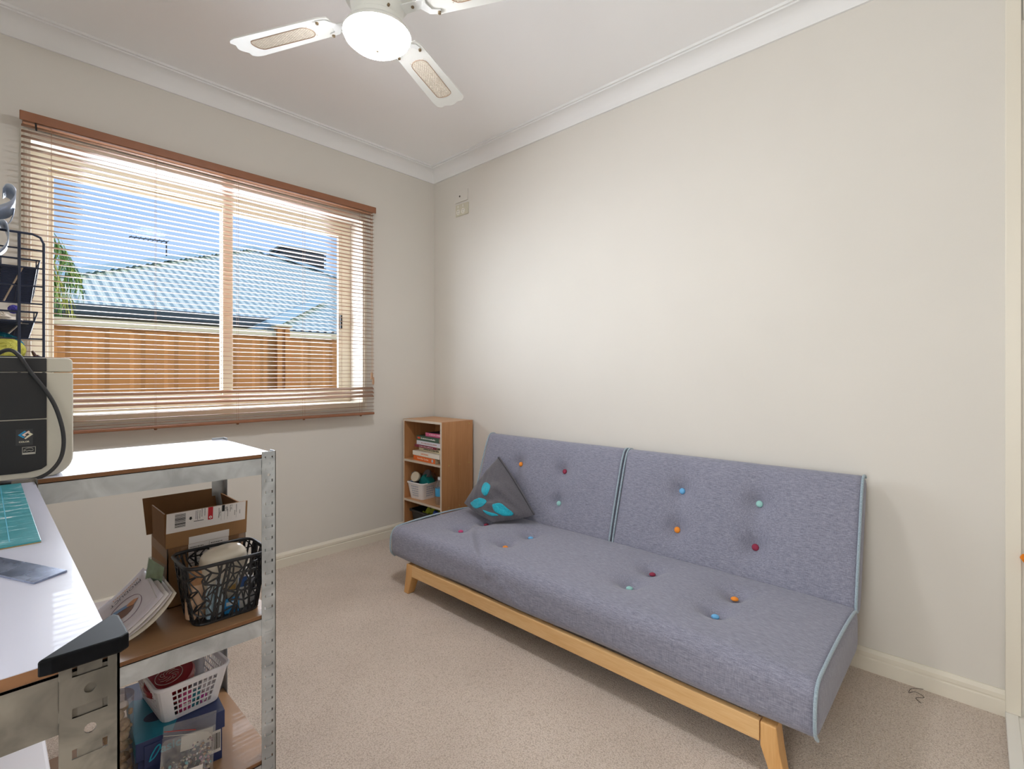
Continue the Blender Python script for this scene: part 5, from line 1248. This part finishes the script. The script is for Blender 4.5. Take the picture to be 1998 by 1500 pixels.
def bead(c, r_, fac):
    key = (round(r_, 4), fac)
    if key not in round_me:
        if fac: m = MB(); m.lathe([(.0001 + .35, -1), (.95, -.35), (1.0, .25), (.35, 1)], 6); m.v = [v * r_ for v in m.v]; o = m.build('wooden_bead', M_bd[1])
        else:
            m = MB(); pr_ = [(.22, -.55), (.22, -.97)] + [(math.sin(a), -math.cos(a)) for a in [.26 + (PI - .52) * k / 9 for k in range(10)]] + [(.22, .97), (.22, .55)]
            m.lathe([(r_ * a, r_ * b) for a, b in pr_], 16, cap=True); o = m.build('wooden_bead', M_bd[0], smooth=60)
        round_me[key] = o.data; bpy.data.objects.remove(o)
    o = bpy.data.objects.new('wooden_bead', round_me[key]); COL.objects.link(o); o.location = TB + Vector(c); o.rotation_euler = (rg.uniform(0, 3), rg.uniform(0, 3), rg.uniform(0, 3))
    tag(o, 'faceted wooden bead inside the clear tube' if fac else ('small round wooden bead inside the clear tube' if r_ < .006 else 'large round wooden bead inside the clear tube'), 'bead', 'wooden beads in the clear tube')
for k in range(2600):
    r_ = rg.choice((.0125, .0125, .0115)) if k < 2200 else .0045; fac = r_ == .0125 and rg.random() < .55
    a = rg.uniform(0, 2 * PI); rad = (TR - .0012 - r_ * (1.03 if fac else 1)) * math.sqrt(rg.random()) if r_ > .01 else TR - .002 - r_
    c = Vector((rad * math.cos(a), rad * math.sin(a), rg.uniform(.016, THt - .03)))
    if all((c - q).length > (r_ + s_) * .97 for q, s_ in placed) and len(placed) < 60: placed.append((c, r_)); bead(c, r_, fac)
# zip bag of sequins leaning on the shoe box
zbg = thing('zip_bag', 'clear zip bag of shiny sequins leaning against the shoe box', 'bag', (-1.911, -1.512, ZL))
zbg.rotation_euler = (R(-9), R(6), R(-4))
Bw, Bh2 = .055, .150
def bag(u, v, s): 
    th_ = .011 * max(0, math.sin(PI * u)) ** .7 * max(0, math.sin(PI * min(1, v * 1.25 + .02))) ** .6 * (1 - .75 * max(0, v - .55) / .45)
    return Vector((-Bw + 2 * Bw * u, s * th_ + .0015 * math.sin(9 * u + 12 * v), Bh2 * v))
M_bagp = clear('zip_bag_plastic', '#f3f3f3', .14, .12, .06, '#d9d9de')
m = MB(); m.grid(lambda u, v: bag(u, v, -1), 20, 24); m.build('bag_front', M_bagp, zbg, smooth=60); m = MB(); m.grid(lambda u, v: bag(u, v, 1), 20, 24); m.build('bag_back', M_bagp, zbg, smooth=60)
MB().tube([bag(.01 + .6 * k / 8, .93 - .20 * k / 8 * .6, -1) + Vector((0, -.0012, 0)) for k in range(9)], .0009, 5).build('zip_line', mat('zip_red', '#b5322c', .5), zbg)
MB().tube([bag(.01 + .6 * k / 8, .87 - .20 * k / 8 * .6, -1) + Vector((0, -.0012, 0)) for k in range(9)], .0006, 5).build('zip_ridge', mat('zip_clear', '#d5d2cc', .4), zbg)
MB().grid(lambda u, v: bag(.35 + .6 * u, .55 + .22 * v, 0) + Vector((0, .002, 0)), 6, 4).build('backing_card', mat('card_grey', '#c9c4ba', .6), zbg)
m = MB(); rg = random.Random(31)
SQ = [mat('sequin_silver', '#b9bcc6', .2, .8), mat('sequin_teal', '#4f9aa6', .2, .7), mat('sequin_pink', '#c79ab4', .25, .6), mat('sequin_copper', '#a9825e', .25, .7), mat('sequin_dark', '#3a3f52', .2, .6), mat('sequin_cream', '#e2d9c6', .3, .2)]
for k in range(420):
    u = rg.uniform(.05, .95); v = rg.uniform(.03, .62 if u > .5 else .45); p_ = bag(u, v, rg.uniform(-.85, .3)); r_ = rg.uniform(.0014, .0034)
    q_ = Vector((rg.gauss(0, .5), -1, rg.gauss(0, .5))).normalized(); a_ = q_.orthogonal().normalized(); b_2 = q_.cross(a_); m.cur = rg.randrange(6)
    m.prism([p_ + a_ * (r_ * math.cos(2 * PI * j / 8)) + b_2 * (r_ * math.sin(2 * PI * j / 8)) for j in range(8)], q_ * .0006)
m.build('sequins', SQ, zbg)['kind'] = 'stuff'
tl_ = MB().grid(lambda u, v: bag(.28 + .5 * u, .08 + .22 * v, -1) + Vector((0, -.0015, 0)), 6, 4).build('bag_label', M_paper, zbg)
m = MB(); 
for k in range(12): u = .45 + k * .022; m.prism([bag(u, .10, -1) + Vector((0, -.002, 0)), bag(u + rg.choice((.005, .012)), .10, -1) + Vector((0, -.002, 0)), bag(u + .008, .22, -1) + Vector((0, -.002, 0)), bag(u, .22, -1) + Vector((0, -.002, 0))], (0, -.0003, 0))
m.build('barcode', M_ink, tl_)

# ------------------------------------------------------------ small things
th_ = MB().tube(catmull([(0, 0, .002), (.02, .015, .003), (.045, -.005, .002), (.06, .02, .003), (.04, .035, .002), (.075, .03, .003), (.10, .0, .002)], 6), .0008, 4).build('thread', mat('thread_dark', '#3a332c', .9))
th_.location = (-.115, -2.735, 0); tag(th_, 'dark tangled thread lying on the carpet by the skirting', 'thread')
og = MB().grid(lambda u, v: Vector((-.02 * u + .002 * math.sin(9 * v), -.025 * v - .004 * math.sin(6 * u), -.036 * v + .006 * math.sin(5 * u))), 8, 8).build('orange_tag', mat('orange_cloth', '#e8851f', .8), smooth=60, solid=.002)
og.location = (-.0185, -2.972, .525); tag(og, 'small orange cloth tag just inside the wardrobe opening', 'tag')
